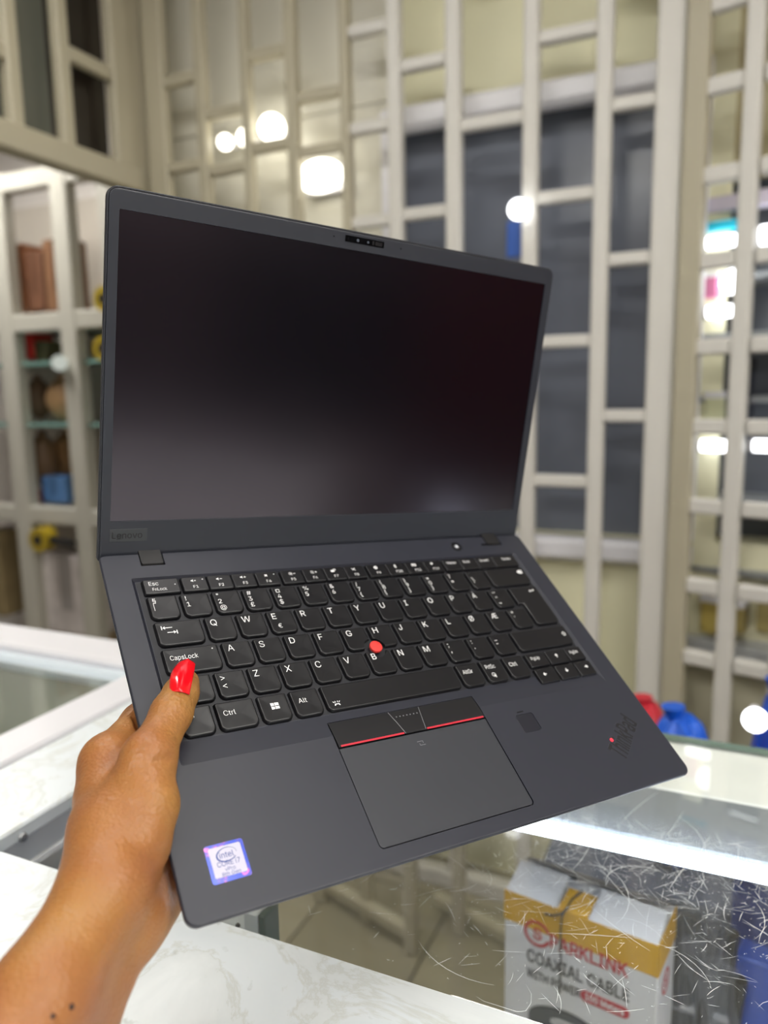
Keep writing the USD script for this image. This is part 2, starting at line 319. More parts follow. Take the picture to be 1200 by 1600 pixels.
# right grille, turned a little towards the counter
RG = Thing('door_grille', 'cream steel grille door on the right with evenly spaced crossbars', 'grille', (-.1, 1.74, 0))
ang = math.radians(-15.6); RGR = rotz(ang); RG0 = np.array([-.105, 1.735, 0])
def rgp(px, py, off=0.0):   # picture point on the turned plane, returned as (distance along, height)
    d = M @ np.array([(px - 600) / 1200, (py - 800) / 1200, 1.0]); n = RGR @ np.array([0, 1.0, 0]); k = (n @ (RG0 + n * off - CAM)) / (n @ d); P = CAM + d * k
    return (RGR.T @ (P - RG0))[0], P[2]
us = [rgp(1084, 300)[0], rgp(1170, 300)[0], rgp(1170, 300)[0] * 2 - rgp(1084, 300)[0], rgp(1170, 300)[0] * 3 - 2 * rgp(1084, 300)[0]]
for k, u in enumerate(us): w = .044 if k == 0 else .032; RG.part('upright', xf(box(u - w / 2, u + w / 2, -.015, .015, 0, CEIL, .004), RGR, RG0), CREAM2 if k == 0 else CREAM, smooth=False)
for py in (5, 133, 272, 406, 541, 667, 793, 920, 1035):
    z = rgp(1127, py)[1]
    for a, b in zip(us[:-1], us[1:]): RG.part('crossbar', xf(box(a + .02, b - .016, -.012, .012, z - .016, z + .016, .004), RGR, RG0), CREAM, smooth=False)
single('trim_2', box(-.125, -.085, 1.745, 1.87, 0, CEIL, .004), CREAM2, kind='structure')

# the next shop behind the right grille: a shallow display cabinet with lamps and goods
def rgx(x0, x1, y0, y1, z0, z1, b=.003): return xf(box(x0, x1, y0, y1, z0, z1, b), RGR, RG0)
U0, U1 = us[0] - .02, us[3] + .1
zz = lambda py: rgp(1130, py, .12)[1]
SC = Thing('display_cabinet', 'tall display cabinet with dark shelves behind the right grille', 'cabinet', RG0 + [0, .1, 0])
SC.part('back_panel', rgx(U0, U1, .30, .32, 0, CEIL), DARKP)
BEIGE = plain('beige_board', (196, 186, 148), .6, var=(4, .05))
SC.part('top_panel', rgx(U0, U1, .14, .16, zz(283), CEIL), BEIGE)
SC.part('fascia', rgx(U0, U1, .12, .16, zz(330), zz(305)), plain('lavender_white', (214, 206, 222), .4))
for py in (430, 520, 620, 783, 890): SC.part('shelf', rgx(U0, U1, .12, .30, zz(py) - .012, zz(py), .002), plain('shelf_grey', (150, 154, 156), .35) if py == 430 else '/World/Looks/shelf_grey')
SC.part('base_panel', rgx(U0, U1, .12, .16, 0, zz(1050)), plain('base_cream', (200, 196, 172), .6))
SC.part('ledge', rgx(U0, U1, .09, .17, zz(1036), zz(1000)), ALUG)
def rtube(px0, px1, py, r, label):
    a, b = rgp(px0, py, .10)[0], rgp(px1, py, .10)[0]; z = rgp((px0 + px1) / 2, py, .10)[1]
    P = lambda u, o=.10: RGR @ np.array([u, o, 0]) + RG0 + [0, 0, z]
    t = Thing('tube_lamp', label, 'lamp', P((a + b) / 2), 'tube lamps behind the right grille'); t.part('tube', cyl(P(a), P(b), r, 16), GLOWC)
    t.part('end_cap', cyl(P(a - .006), P(a), r * 1.05, 16), ALU); t.part('end_cap', cyl(P(b), P(b + .006), r * 1.05, 16), ALU)
rtube(1106, 1168, 376, .013, 'white tube lamp just under the cyan sign')
rtube(1190, 1240, 365, .02, 'thick white tube lamp at the right frame edge, level with the cyan sign')
rtube(1106, 1164, 486, .013, 'white tube lamp below the pink packet')
rtube(1096, 1160, 697, .013, 'white tube lamp low behind the right grille, left one of the pair')
rtube(1178, 1245, 697, .013, 'white tube lamp low behind the right grille, right one of the pair')
def rpack(px0, px1, py0, py1, name, label, cat, colour, off=.11, d=.05, extra=None):
    a, b = rgp(px0, py1, off)[0], rgp(px1, py1, off)[0]; z1, z0 = rgp((px0 + px1) / 2, py0, off)[1], rgp((px0 + px1) / 2, py1, off)[1]
    t = Thing(name, label, cat, RGR @ np.array([(a + b) / 2, off, 0]) + RG0 + [0, 0, z0], 'packets low behind the right grille' if name == 'mustard_bag' else None)
    m_ = plain('goods_' + name + str(len(_names)), colour, .4)
    t.part('carton', rgx(a, b, off, off + d, z0, z1, .003), m_); t.part('lid_flap', rgx(a - .001, b + .001, off - .001, off + d + .001, z1 - (z1 - z0) * .2, z1 + .0005, .001), extra or ALU)
rpack(1100, 1168, 344, 358, 'sign_box', 'cyan sign strip behind the right grille', 'sign', (20, 190, 220), extra=plain('sign_cyan', (40, 200, 228), .4))
rpack(1100, 1120, 425, 466, 'pink_packet', 'pink packet beside a round lamp behind the right grille', 'packet', (206, 120, 160))
P = RGR @ np.array([rgp(1146, 440, .1)[0], .1, 0]) + RG0; P[2] = rgp(1146, 440, .1)[1]
t = Thing('globe_lamp', 'large round white lamp beside the pink packet', 'lamp', P, 'round lamps behind the counter'); s = trimesh.creation.icosphere(2, .026); t.part('globe', xf(s, t=P), GLOWC, smooth=True); t.part('lamp_holder', cyl(P + [0, .02, 0], P + [0, .05, 0], .012, 14), ALU)
rpack(1098, 1130, 612, 664, 'yellow_carton', 'pale yellow carton behind the right grille above the tube lamps', 'carton', (204, 206, 170))
rpack(1140, 1166, 560, 664, 'dark_carton', 'tall dark carton beside the pale yellow carton', 'carton', (52, 56, 70), extra=BLACKP)
rpack(1092, 1125, 930, 990, 'mustard_bag', 'mustard coloured packet low behind the right grille, left of two', 'packet', (196, 176, 96))
rpack(1130, 1160, 940, 990, 'mustard_bag', 'olive packet low behind the right grille, right of two', 'packet', (166, 150, 92))
rpack(1180, 1215, 928, 990, 'mustard_bag', 'ochre packet low at the right frame edge', 'packet', (178, 164, 108))

# display shelves at the back left, seen under the side grille
YS2 = 2.3
S = lambda px, py, y=YS2: at(px, py, y=y)
single('wall_far_left', box(-4.5, -1.52, 2.78, 2.88, 0, CEIL), WALLW, kind='structure')
SU = Thing('display_shelf', 'cream framed display shelving with glass shelves at the far left', 'shelving', (-2.45, YS2, 0))
FRM = plain('shelf_frame_cream', (184, 181, 170), .45)
z1, z2 = S(60, 505)[2], S(60, 803)[2]
for px, w in ((20, .085), (116, .085), (186, .07), (-70, .085)):
    x = S(px, 650, YS2 - .03)[0]; SU.part('post', box(x - w / 2, x + w / 2, YS2 - .03, YS2 + .03, 0, 2.15, .006), FRM, smooth=False)
xl, xr = S(-80, 650)[0], S(195, 650)[0]
for z in (z1, z2, 2.11): SU.part('rail', box(xl, xr, YS2 - .026, YS2 + .026, z - .035, z + .035, .006), FRM, smooth=False)
SU.part('rear_panel', box(xl, xr, YS2 + .42, YS2 + .44, 0, 2.15), plain('shelf_back', (196, 188, 176), .6))
SG = plain('shelf_glass_teal', (120, 158, 150), .15)
for py in (565, 662): z = S(80, py)[2]; SU.part('glass_shelf', box(xl, xr, YS2, YS2 + .4, z - .012, z, .002), SG)
SU.part('board_shelf', box(xl, xr, YS2, YS2 + .4, z1 - .03, z1 - .012, .002), FRM); SU.part('board_shelf', box(xl, xr, YS2, YS2 + .4, z2 - .03, z2 - .012, .002), FRM)
def goods(px0, px1, py1, py0, name, label, cat, colour, kind='carton', y=YS2 + .06, d=.12):
    a, b = S(px0, py0, y), S(px1, py0, y); top = S((px0 + px1) / 2, py1, y)[2]; z0 = min(a[2], b[2]); xm, w = (a[0] + b[0]) / 2, b[0] - a[0]
    t = Thing(name, label, cat, (xm, y + d / 2, z0), {'brown_box': 'boxes on the upper display shelf', 'brown_bag': 'bags on the glass shelves'}.get(name)); m_ = plain('shelf_goods_%d' % len(_names), colour, .5, var=(14, .15)); h = top - z0
    if kind == 'carton':
        t.part('carton', box(xm - w / 2, xm + w / 2, y, y + d, z0, top, .006), m_); t.part('tape', box(xm - w * .12, xm + w * .12, y - .001, y + d + .001, z0 + h * .3, top + .001, .001), plain('tape_%d' % len(_names), tuple(int(c * .8) for c in colour), .4))
    elif kind == 'headset':
        r = min(w / 2, h / 2) * .95; c = np.array([xm, y + d / 2, z0 + h * .5]); T_ = np.linspace(-.1, math.pi + .1, 16)
        t.part('headband', tube([c + [r * .9 * math.cos(q), 0, r * math.sin(q)] for q in T_], r * .14, 8), m_)
        for sx in (-1, 1): t.part('ear_cup', cyl(c + [sx * r * .9, -.02, -r * .25], c + [sx * r * .9, .03, -r * .25], r * .45, 16), BLACKP)
    elif kind == 'ball':
        s = trimesh.creation.icosphere(3, 1.0); s.vertices *= (1 + .12 * (meshkit.fbm(s.vertices * 2.2 + len(_names)) - .5))[:, None]; s.apply_scale([w / 2, d / 2, h / 2]); t.part('bag', xf(s, t=[xm, y + d / 2, z0 + h / 2]), m_, smooth=True); t.part('knot', cyl([xm, y + d / 2, z0 + h * .95], [xm, y + d / 2, z0 + h * 1.08], w * .1, 10, w * .16), m_)
goods(12, 42, 380, 485, 'brown_box', 'tall brown box on the upper display shelf, left end', 'box', (176, 116, 78))
goods(45, 70, 392, 485, 'brown_box', 'dark brown box on the upper display shelf, second from left', 'box', (108, 72, 52))
goods(73, 108, 372, 485, 'brown_box', 'black and brown box on the upper display shelf, right end', 'box', (124, 88, 62))
goods(20, 52, 520, 562, 'red_tin', 'bright red packet on the display shelf under the upper rail', 'packet', (228, 44, 38))
goods(54, 72, 532, 562, 'green_packet', 'olive green packet beside the bright red one', 'packet', (96, 92, 62))
goods(32, 58, 590, 655, 'brown_bag', 'brown bag on the middle glass shelf, left', 'bag', (110, 84, 62), 'ball')
goods(62, 112, 590, 658, 'brown_bag', 'larger tan bag on the middle glass shelf, right', 'bag', (168, 132, 92), 'ball')
goods(40, 70, 680, 765, 'brown_bag', 'dark brown bag on the lower display shelf, left', 'bag', (120, 92, 64), 'ball')
goods(70, 122, 676, 750, 'brown_bag', 'light brown bag on the lower display shelf, right', 'bag', (164, 126, 84), 'ball', y=YS2 + .16)
goods(66, 104, 745, 785, 'blue_packet', 'blue packet at the front of the lower display shelf', 'packet', (82, 122, 172))
goods(44, 62, 765, 786, 'red_packet', 'small dark red packet beside the blue one', 'packet', (150, 66, 58))
goods(-20, 8, 830, 960, 'tan_carton', 'tan carton under the shelves at the left frame edge', 'carton', (150, 132, 96))
goods(70, 150, 988, 1020, 'cardboard_tray', 'low cardboard tray behind the left showcase', 'tray', (176, 146, 100))
def roll(px, py, r, ln, label):
    c = S(px, py, YS2 - .05); t = Thing('torch', label, 'torch', c, 'yellow and black torches on the shelf frame'); t.part('handle', cyl(c + [r * .6, 0, 0], c + [ln, 0, -.012], r * .34, 14), BLACKP); ym = plain('tape_yellow_%d' % len(_names), (170, 146, 30), .4)
    t.part('head', cyl(c + [0, -.03, 0], c + [0, .03, 0], r, 20), ym); t.part('lens', cyl(c + [0, -.034, 0], c + [0, .034, 0], r * .45, 16), BLACKP)
roll(68, 842, .05, .16, 'yellow and black torch hanging under the lower shelf rail')
roll(170, 468, .045, .1, 'yellow and black torch high beside the laptop lid edge')
roll(169, 545, .045, .1, 'yellow and black torch lower beside the laptop lid edge')
p = S(93, 567, YS2 - .06); t = Thing('globe_lamp', 'small pale round lamp at the edge of the glass shelf', 'lamp', p, 'round lamps behind the counter'); t.part('globe', xf(trimesh.creation.icosphere(2, .03), t=p), emit('dim_glow', (200, 205, 195), .7), smooth=True); t.part('lamp_holder', cyl(p + [0, .02, 0], p + [0, .05, 0], .014, 12), ALU)
goods(70, 150, 868, 985, 'white_carton', 'pale lilac white carton below the torch under the shelves', 'carton', (206, 198, 196), y=YS2 + .02)

# ------------------------------------------------------------------ bundles on a ledge behind the counter
LG = Thing('low_cupboard', 'slate grey low cupboard behind the far edge of the glass counter', 'cupboard', (.05, 1.12, 0))
LG.part('board', box(-.215, .5, .98, 1.3, .60, .62, .004), plain('ledge_slate', (84, 90, 104), .4)); LG.part('front_panel', box(-.2, .485, .99, 1.004, .02, .60, .002), '/World/Looks/ledge_slate')
for x in (-.185, .47):
    for y in (1.02, 1.28): LG.part('leg', box(x - .015, x + .015, y - .015, y + .015, 0, .60, .003), CREAM2)
def bundle(px, py, y, w, h, colour, name, label, seed):
    c = at(px, py, y=y); t = Thing(name, label, 'bag', (c[0], y, .62)); m_ = plain(name + '_fabric', colour, .45); s = trimesh.creation.icosphere(4, 1.0); q = s.vertices
    s.vertices = q * (1 + .2 * (meshkit.fbm(q * 1.8 + seed, 3) - .5) + .04 * np.sin(9 * np.arctan2(q[:, 1], q[:, 0]) + 3 * q[:, 2]))[:, None]; s.apply_scale([w / 2, .06, h / 2]); s.apply_translation([c[0], y, .62 + h / 2 * .96]); s.vertices[:, 2] = np.maximum(s.vertices[:, 2], .6205)
    t.part('bag', s, m_, smooth=True); t.part('knot', cyl([c[0] - w * .1, y, .62 + h * .93], [c[0] - w * .12, y, .62 + h * 1.03], .008, 12, .016), m_); t.part('strap', tube([[c[0] - w * .1, y - .004, .62 + h * .97], [c[0] + .01, y - .03, .62 + h * .9], [c[0] + w * .22, y - .05, .62 + h * .72]], .004, 8), m_)
zt = at(1062, 1112, y=1.07)[2]; bundle(1066, 1120, 1.07, .1, zt - .62, (14, 86, 196), 'blue_bag', 'blue bag showing over the far edge of the glass counter', 1.0)
zt = at(1015, 1095, y=1.22)[2]; bundle(1012, 1100, 1.22, .07, zt - .62, (188, 34, 50), 'red_bag', 'red bag half hidden behind the right edge of the laptop', 4.0)
zt = at(1210, 1068, y=1.14)[2]; bundle(1226, 1070, 1.14, .075, zt - .62, (20, 78, 186), 'dark_blue_bag', 'taller blue bag at the right frame edge beside a round lamp', 9.0)
bulb(1180, 1125, 1.04, .0155, 'round white lamp between the blue bags at the right', m=GLOWC)

# steel stand on the tiled floor behind the showcase
ST = Thing('steel_stand', 'cream steel stand with square legs on the tiled floor behind the glass', 'stand', (-.75, 1.55, 0))
for (x, y) in ((-.615, 1.475), (-.535, 1.58), (-.755, 1.53), (-.90, 1.56), (-1.02, 1.6)): ST.part('leg', box(x - .014, x + .014, y - .014, y + .014, 0, .74, .003), CREAM2, smooth=False)
def rail(a, b, z, w=.028):
    a, b = np.array([*a, z]), np.array([*b, z]); d = b - a; L = np.linalg.norm(d); ST.part('rail', xf(box(0, L, -w / 2, w / 2, -w / 2, w / 2, .003), rotz(math.atan2(d[1], d[0])), a), CREAM2, smooth=False)
rail((-1.04, 1.61), (-.615, 1.475), .05); rail((-.615, 1.475), (-.535, 1.58), .3); rail((-.62, 1.64), (-.36, 1.56), .03); rail((-1.02, 1.6), (-.535, 1.58), .68)

# ------------------------------------------------------------------ counter
ZC = .94
CT = Thing('marble_counter', 'white veined marble counter top with a dark gap by the showcase, under the arm', 'counter', (-.2, 0, 0))
YE = .368
CT.part('near_slab', box(-.6, .7, -.55, YE, ZC - .028, ZC + .002, .0014), MARBLE)
CT.part('side_strip', box(-.602, -.505, YE + .006, .79, ZC - .012, ZC + .002, .002), MARBLE)
CT.part('strip_face', box(-.512, -.506, YE + .004, .79, ZC - 0.0332, ZC - .011, .001), ALUG)
pf = at(35, 1308, x=-.505); CT.part('gap_floor', box(-.506, -.345, YE - .03, .56, ZC - 0.0832, ZC - 0.0772), plain('gap_dark', (44, 48, 58), .4))
CT.part('gap_trim', box(-.5055, -.5035, YE + .003, .79, ZC - 0.0382, ZC - 0.0332), WHITE)
CT.part('screw', join([cyl([-.508, pf[1], pf[2]], [-.5025, pf[1], pf[2]], .0046, 18, .0032), cyl([-.5026, pf[1], pf[2]], [-.502, pf[1], pf[2]], .0016, 6)]), CHROME)
CT.part('screw_washer', cyl([-.508, pf[1], pf[2]], [-.5052, pf[1], pf[2]], .0062, 20), ALUG)
CT.part('support_panel', box(-.6, .7, -.5, -.46, 0, ZC - .028, .004), WHITE); CT.part('support_panel', box(.64, .68, -.46, .2, 0, ZC - .028, .004), WHITE)
CT.part('support_leg', box(-.6, -.56, -.46, -.4, 0, ZC - .012, .004), WHITE)
CT.part('support_leg', box(-.575, -.535, .70, .74, 0, ZC - .012, .004), WHITE)

SCS = Thing('glass_showcase', 'glass topped showcase with a lit tube and a badly scratched top pane', 'showcase', (.1, .55, 0))
GX0, GX1, GY0, GY1 = -.315, .62, YE + .001, .770
SCS.part('glass_top', box(GX0, GX1, GY0, GY1, ZC - .006, ZC, .0006), GLASS, smooth=False)
SCS.part('glass_edge', box(GX0 - .0004, GX0 + .0036, GY0, .65, ZC - .0062, ZC - .0004, .0004), GEDGE)
SCS.part('glass_edge', box(GX0, GX1, GY1 - .003, GY1 + .0006, ZC - .0062, ZC - .0002, .0005), GEDGE)
SCS.part('rear_board', box(GX0, GX1, .668, GY1 - .004, ZC - .03, ZC - .0065, .002), WHITE)
SCS.part('rear_lip', box(GX0, GX1, GY1 + .001, GY1 + .008, ZC - .03, ZC - .008, .001), ALUG)
ch = np.array([[.668, ZC - .0075], [.668, ZC - .028], [.598, ZC - .028], [.598, ZC - .020], [.602, ZC - .016]])
cm = trimesh.creation.extrude_polygon(Polygon(ch), GX1 - GX0, engine='earcut'); v = cm.vertices.copy(); cm.vertices = np.c_[v[:, 2] + GX0, v[:, 0], v[:, 1]]; cm.fix_normals()
SCS.part('lamp_channel', cm, plain('channel_grey', (128, 134, 142), .4))
TY, TZ = .586, ZC - .0175
SCS.part('led_tube', cyl([GX0 + .05, TY, TZ], [GX1 - .02, TY, TZ], .006, 20), LEDT)
SCS.part('tube_cap', cyl([GX0 + .035, TY, TZ], [GX0 + .05, TY, TZ], .0066, 20), ALU); SCS.part('tube_cap', cyl([GX1 - .02, TY, TZ], [GX1 - .005, TY, TZ], .0066, 20), ALU)
SCS.part('end_board', box(-.40, -.2885, .395, .405, .62, ZC - .0075, .001), WHITE)
SCS.part('board_screw', cyl([-.2945, .3935, ZC - .022], [-.2945, .3955, ZC - .022], .0016, 12), BLACKP)
SCS.part('end_profile', box(-.288, -.2765, .392, .408, .56, ZC - .0075, .001), ALUG)
SCS.part('side_pane_edge', box(-.276, -.2705, .392, .41, .56, ZC - .0075, .001), plain('pane_edge_dark', (58, 74, 70), .2))
ZS = .55
SCS.part('inner_shelf', box(-.257, GX1, GY0 + .004, GY1, ZS - .015, ZS, .002), WHITE)
SCS.part('lower_body', box(-.25, GX1 - .004, GY0 + .02, GY1 - .02, 0, ZS - .016, .004), WHITE)
for (x, y) in ((GX1 - .01, GY0 + .012), (GX1 - .01, GY1 - .012), (GX1 - .01, .55)): SCS.part('corner_post', box(x - .007, x + .007, y - .006, y + .006, ZS, ZC - .007, .002), ALU)
# scratches: fine crossing curved marks on the pane
r2 = np.random.default_rng(11); V, F = [], []
def ribbon(P, w, z):
    P = np.asarray(P); t = np.gradient(P, axis=0); t /= np.linalg.norm(t, axis=1, keepdims=True) + 1e-12; nrm = np.c_[-t[:, 1], t[:, 0]]; b = sum(len(x) for x in V)
    ww = w * np.sin(np.linspace(.25, math.pi - .25, len(P)))[:, None]
    V.append(np.vstack([np.c_[P + nrm * ww, np.full(len(P), z)], np.c_[P - nrm * ww, np.full(len(P), z)], np.c_[P, np.full(len(P), z + .00006)]])); n = len(P)
    for i in range(n - 1):
        F.extend([(b + i, b + 2 * n + i, b + i + 1), (b + i + 1, b + 2 * n + i, b + 2 * n + i + 1), (b + n + i, b + n + i + 1, b + 2 * n + i), (b + n + i + 1, b + 2 * n + i + 1, b + 2 * n + i)])
for k in range(1100):
    near = r2.random() < .72
    x = r2.uniform(-.15, .06) if near else r2.uniform(-.25, .3); y = min(.598, (.585 - abs(r2.normal(0, .075)) if near else r2.uniform(.39, .59)))
    y = max(.385, y); L = .004 + .022 * r2.random() ** 2.2 + (.07 * r2.random() if r2.random() < .06 else 0); a = r2.choice([.5, -.75, 1.3, r2.uniform(0, 3.1), r2.uniform(0, 3.1)]) + r2.normal(0, .2); cur = r2.normal(0, 26) if r2.random() < .5 else r2.normal(0, 5)
    n = 9; s = np.linspace(0, L, n); aa = a + cur * s; P = np.c_[x + np.cumsum(np.cos(aa)) * L / n, y + np.cumsum(np.sin(aa)) * L / n]
    P[:, 1] = np.clip(P[:, 1], .372, .75); ribbon(P, r2.uniform(.00006, .00017) * (1.4 if L > .03 else 1), ZC + .00003)
for k in range(900):
    x, y = r2.uniform(-.2, .12), min(.6, max(.38, .56 - abs(r2.normal(0, .08)))); a = r2.uniform(0, 3.1); L = r2.uniform(.0006, .002)
    ribbon(np.array([[x, y], [x + L / 2 * math.cos(a), y + L / 2 * math.sin(a)], [x + L * math.cos(a), y + L * math.sin(a)]]), r2.uniform(.0001, .0002), ZC + .00003)
SCS.part('scratches', trimesh.Trimesh(np.vstack(V), np.array(F), process=False), SCR, smooth=False, kind='stuff', label='fine white scratches in the glass')

LS = Thing('side_showcase', 'white aluminium framed showcase with a grey panel under its glass, at the left edge', 'showcase', (-.9, .4, 0))
fx0, fx1, fy0, fy1, zt = -1.45, -.603, -.4, .785, ZC + .006
LS.part('frame_bar', box(fx1 - .056, fx1, fy0, fy1, zt - .03, zt, .003), ALU); LS.part('frame_bar', box(fx0, fx1 - .0565, fy1 - .075, fy1, zt - .03, zt, .003), ALU)
LS.part('frame_bar', box(fx0, fx0 + .056, fy0, fy1 - .0755, zt - .03, zt, .003), ALU); LS.part('frame_bar', box(fx0 + .0565, fx1 - .0565, fy0, fy0 + .056, zt - .03, zt, .003), ALU)
LS.part('inner_bead', box(fx0 + .056, fx1 - .0565, fy1 - .1, fy1 - .0755, zt - .03, zt - .006, .005), plain('bead_pale_blue', (216, 228, 236), .25))
LS.part('glass_top', box(fx0 + .057, fx1 - .057, fy0 + .057, fy1 - .1005, zt - .016, zt - .011), GLASSC, smooth=False)
LS.part('grey_panel', box(fx0 + .057, fx1 - .057, fy0 + .057, fy1 - .1005, zt - .03, zt - .022), plain('panel_grey_green', (112, 116, 104), .6, var=(4, .12)))
LS.part('body', box(fx0 + .004, fx1 - .004, fy0 + .004, fy1 - .004, 0, zt - .0305, .004), WHITE)

# ------------------------------------------------------------------ goods in the showcase
def text(s, h, bold=True, width=None, depth=.0002, align='l'):
    m = meshkit.text_mesh(s, h, depth, bold); b = m.bounds; m.apply_translation([-b[0, 0], 0, 0])
    if width: m.apply_scale([width / (b[1, 0] - b[0, 0]), 1, 1])
    if align == 'c': m.apply_translation([-(m.bounds[0, 0] + m.bounds[1, 0]) / 2, 0, 0])
    return m
BW, BD, BH = .146, .062, .25
BR = rotz(math.radians(-9.5)); B0 = at(789, 1389, z=ZS + BH); B0[2] = ZS
CB = Thing('cable_box', 'white and yellow carton of coaxial cable standing under the scratched glass', 'box', B0)
bx = lambda m_: xf(m_, BR, B0)
PW = plain('carton_white', (226, 224, 226), .5); PY = plain('carton_yellow', (222, 168, 26), .5); PG = plain('print_grey', (58, 56, 60), .5); PR = plain('print_red', (196, 40, 52), .5)
BANDH = .031
CB.part('carton', bx(box(0, BW, 0, BD, 0, BH - .0005, .001)), PW)
CB.part('yellow_band', bx(join([box(-.0005, BW + .0005, -.0005, .0006, BH - BANDH, BH), box(BW - .0006, BW + .0006, .0006, BD, BH - BANDH, BH)])), PY)
def flap(x0, x1, y0, L, a, hingey, mt):   # flap hinged along x at y0, opened by angle a
    m_ = box(x0, x1, 0, L, -.0006, .0006); CB.part('flap', bx(xf(m_, rotx(a), (0, hingey, BH))), mt)
flap(.002, .052, 0, .036, .35, .0, PW); flap(.054, .082, 0, .03, .12, .0, PY); flap(.084, BW - .001, 0, .036, .30, .0, PW)
flap(.004, BW - .004, 0, .026, math.pi - .5, BD, plain('flap_grey', (128, 124, 122), .6))
tx = np.array([[1, 0, 0], [0, 0, -1], [0, 1, 0]])  # text plane to the front face
front = lambda m_, x, z, o=.0007: bx(xf(m_, tx, (x, -o + .0002, z)))
lg = join([prism(Point(0, 0).buffer(.0135, 24).difference(Point(0, 0).buffer(.0105, 24)).difference(sbox(.004, -.004, .02, .004)), 0, .0002), xf(text('S', .0115, True), t=(-.0042, -.0056, 0))])
CB.part('brand_emblem', front(lg, .034, BH - .034), PR); CB.part('brand_lettering', front(text('PARKLINK', .0135, True, .073), .047, BH - .042), PR)
CB.part('product_lettering', front(join([text('COAXIAL CABLE', .0125, True, .098), xf(text('WITH POWER', .0085, True, .053), t=(0, -.0165, 0))]), .024, BH - .066), PG)
CB.part('length_pill', front(prism(LineString([(0, 0), (.034, 0)]).buffer(.0058), 0, .0002), .083, BH - .0785, .0006), PR)
CB.part('length_lettering', front(text('100 Meters', .0062, True, .036), .082, BH - .0812, .0009), LEGEND)
coil = union_all([affinity.rotate(affinity.scale(Point(0, 0).buffer(1, 24), .040 - .0012 * k, .020 - .001 * k).difference(affinity.scale(Point(0, 0).buffer(1, 24), .0392 - .0012 * k, .0193 - .001 * k)), 0) for k in range(0, 9, 2)] + [affinity.scale(Point(0, 0).buffer(1, 24), .040, .021).difference(affinity.translate(affinity.scale(Point(0, 0).buffer(1, 24), .022, .007), .004, .004)), sbox(-.04, -.022, .04, -.002)])
CB.part('coil_picture', front(prism(coil.buffer(0), 0, .0002), .066, BH - .124), plain('print_coil', (48, 52, 60), .4))
CB.part('coil_lines', front(join([prism(affinity.translate(affinity.scale(Point(0, 0).buffer(1, 24), .040, .019).difference(affinity.scale(Point(0, 0).buffer(1, 24), .0392, .0183)), 0, -.004 * k), 0, .0001) for k in range(1, 5)]), .066, BH - .124, .0009), plain('print_coil_light', (104, 108, 116), .4))
CB.part('plug_picture', front(join([prism(LineString([(.086, 0), (.1, .014)]).buffer(.0024), 0, .0002), prism(LineString([(.096, -.008), (.108, .0)]).buffer(.002), 0, .0002)]), .012, BH - .118), plain('print_copper', (150, 110, 70), .4))
CB.part('wire_picture', front(join([prism(LineString([(.108, 0), (.122, .012)]).buffer(.0009), 0, .0002)]), .01, BH - .112), PR); CB.part('wire_picture', front(join([prism(LineString([(.112, -.004), (.127, .007)]).buffer(.0009), 0, .0002)]), .01, BH - .112), PG)
sd = np.array([[0, 0, 1], [1, 0, 0], [0, 1, 0]]); CB.part('side_emblem', bx(xf(join([prism(Point(0, 0).buffer(.012).difference(Point(0, 0).buffer(.009)), 0, .0002), xf(text('S', .01, True), t=(-.0036, -.005, 0))]), sd, (BW + .0001, .03, BH - .055))), PR)
tie = [(.052, -.002, BH - .005), (.056, -.003, BH + .003), (.06, .01, BH + .016), (.066, .02, BH + .018)]
CB.part('tie_wire', bx(join([tube(np.array([(.058, -.0022, BH - .085), (.0585, -.0025, BH - .05), (.058, -.003, BH - .02), (.059, -.003, BH - .004), (.066, .004, BH + .012), (.073, .012, BH + .018)]), .0010, 6), tube(np.array([(.042, -.003, BH - .008), (.05, -.004, BH - .006), (.059, -.004, BH - .001), (.064, .0, BH + .006)]), .0011, 6)])), BLACKP)

CLR = plain('clear_bag', (170, 176, 190), .1, alpha=.16)
def cable_pack(px, py, z, w, h, label, k):
    c = at(px, py, z=z); c[2] = ZS; t = Thing('cable_packet', label, 'packet', c, 'cable packets in the showcase'); r3 = np.random.default_rng(k)
    for i in range(5): x = c[0] + w * (i - 2) / 5.2; q = [[x + .004 * math.sin(3 * s + i), c[1] + .006 * math.cos(5 * s + i), ZS + .01 + s * h] for s in np.linspace(0, 1, 9)]; t.part('cable', tube(q, .0065, 8), BLACKP)
    t.part('sleeve', box(c[0] - w / 2, c[0] + w / 2, c[1] - .016, c[1] + .016, ZS, ZS + h + .02, .012), CLR)
    t.part('cable_tie', box(c[0] - w * .47, c[0] + w * .47, c[1] - .012, c[1] + .012, ZS + h * .62, ZS + h * .66, .003), plain('tie_grey_%d' % k, (150, 150, 156), .3))
cable_pack(1080, 1470, ZS + .2, .042, .2, 'clear packet of black cables beside the yellow and white carton', 1)
cable_pack(1122, 1545, ZS + .17, .04, .18, 'clear packet of black cables next to the blue carton', 2)
cable_pack(1100, 1395, ZS + .26, .06, .22, 'clear packet of black cables standing behind the other two', 3)
c = at(1148, 1490, z=ZS + .2); t = Thing('blue_carton', 'blue carton in the showcase at the lower right frame corner', 'carton', (c[0], c[1], ZS)); Rb = rotz(-.25); BL = plain('carton_blue', (16, 76, 186), .4)
t.part('carton', xf(box(0, .12, 0, .03, 0, .2, .002), Rb, (c[0], c[1], ZS)), BL); t.part('label_panel', xf(box(.05, .11, -.0008, .001, .06, .17, .0004), Rb, (c[0], c[1], ZS)), plain('carton_label', (190, 160, 150), .4))
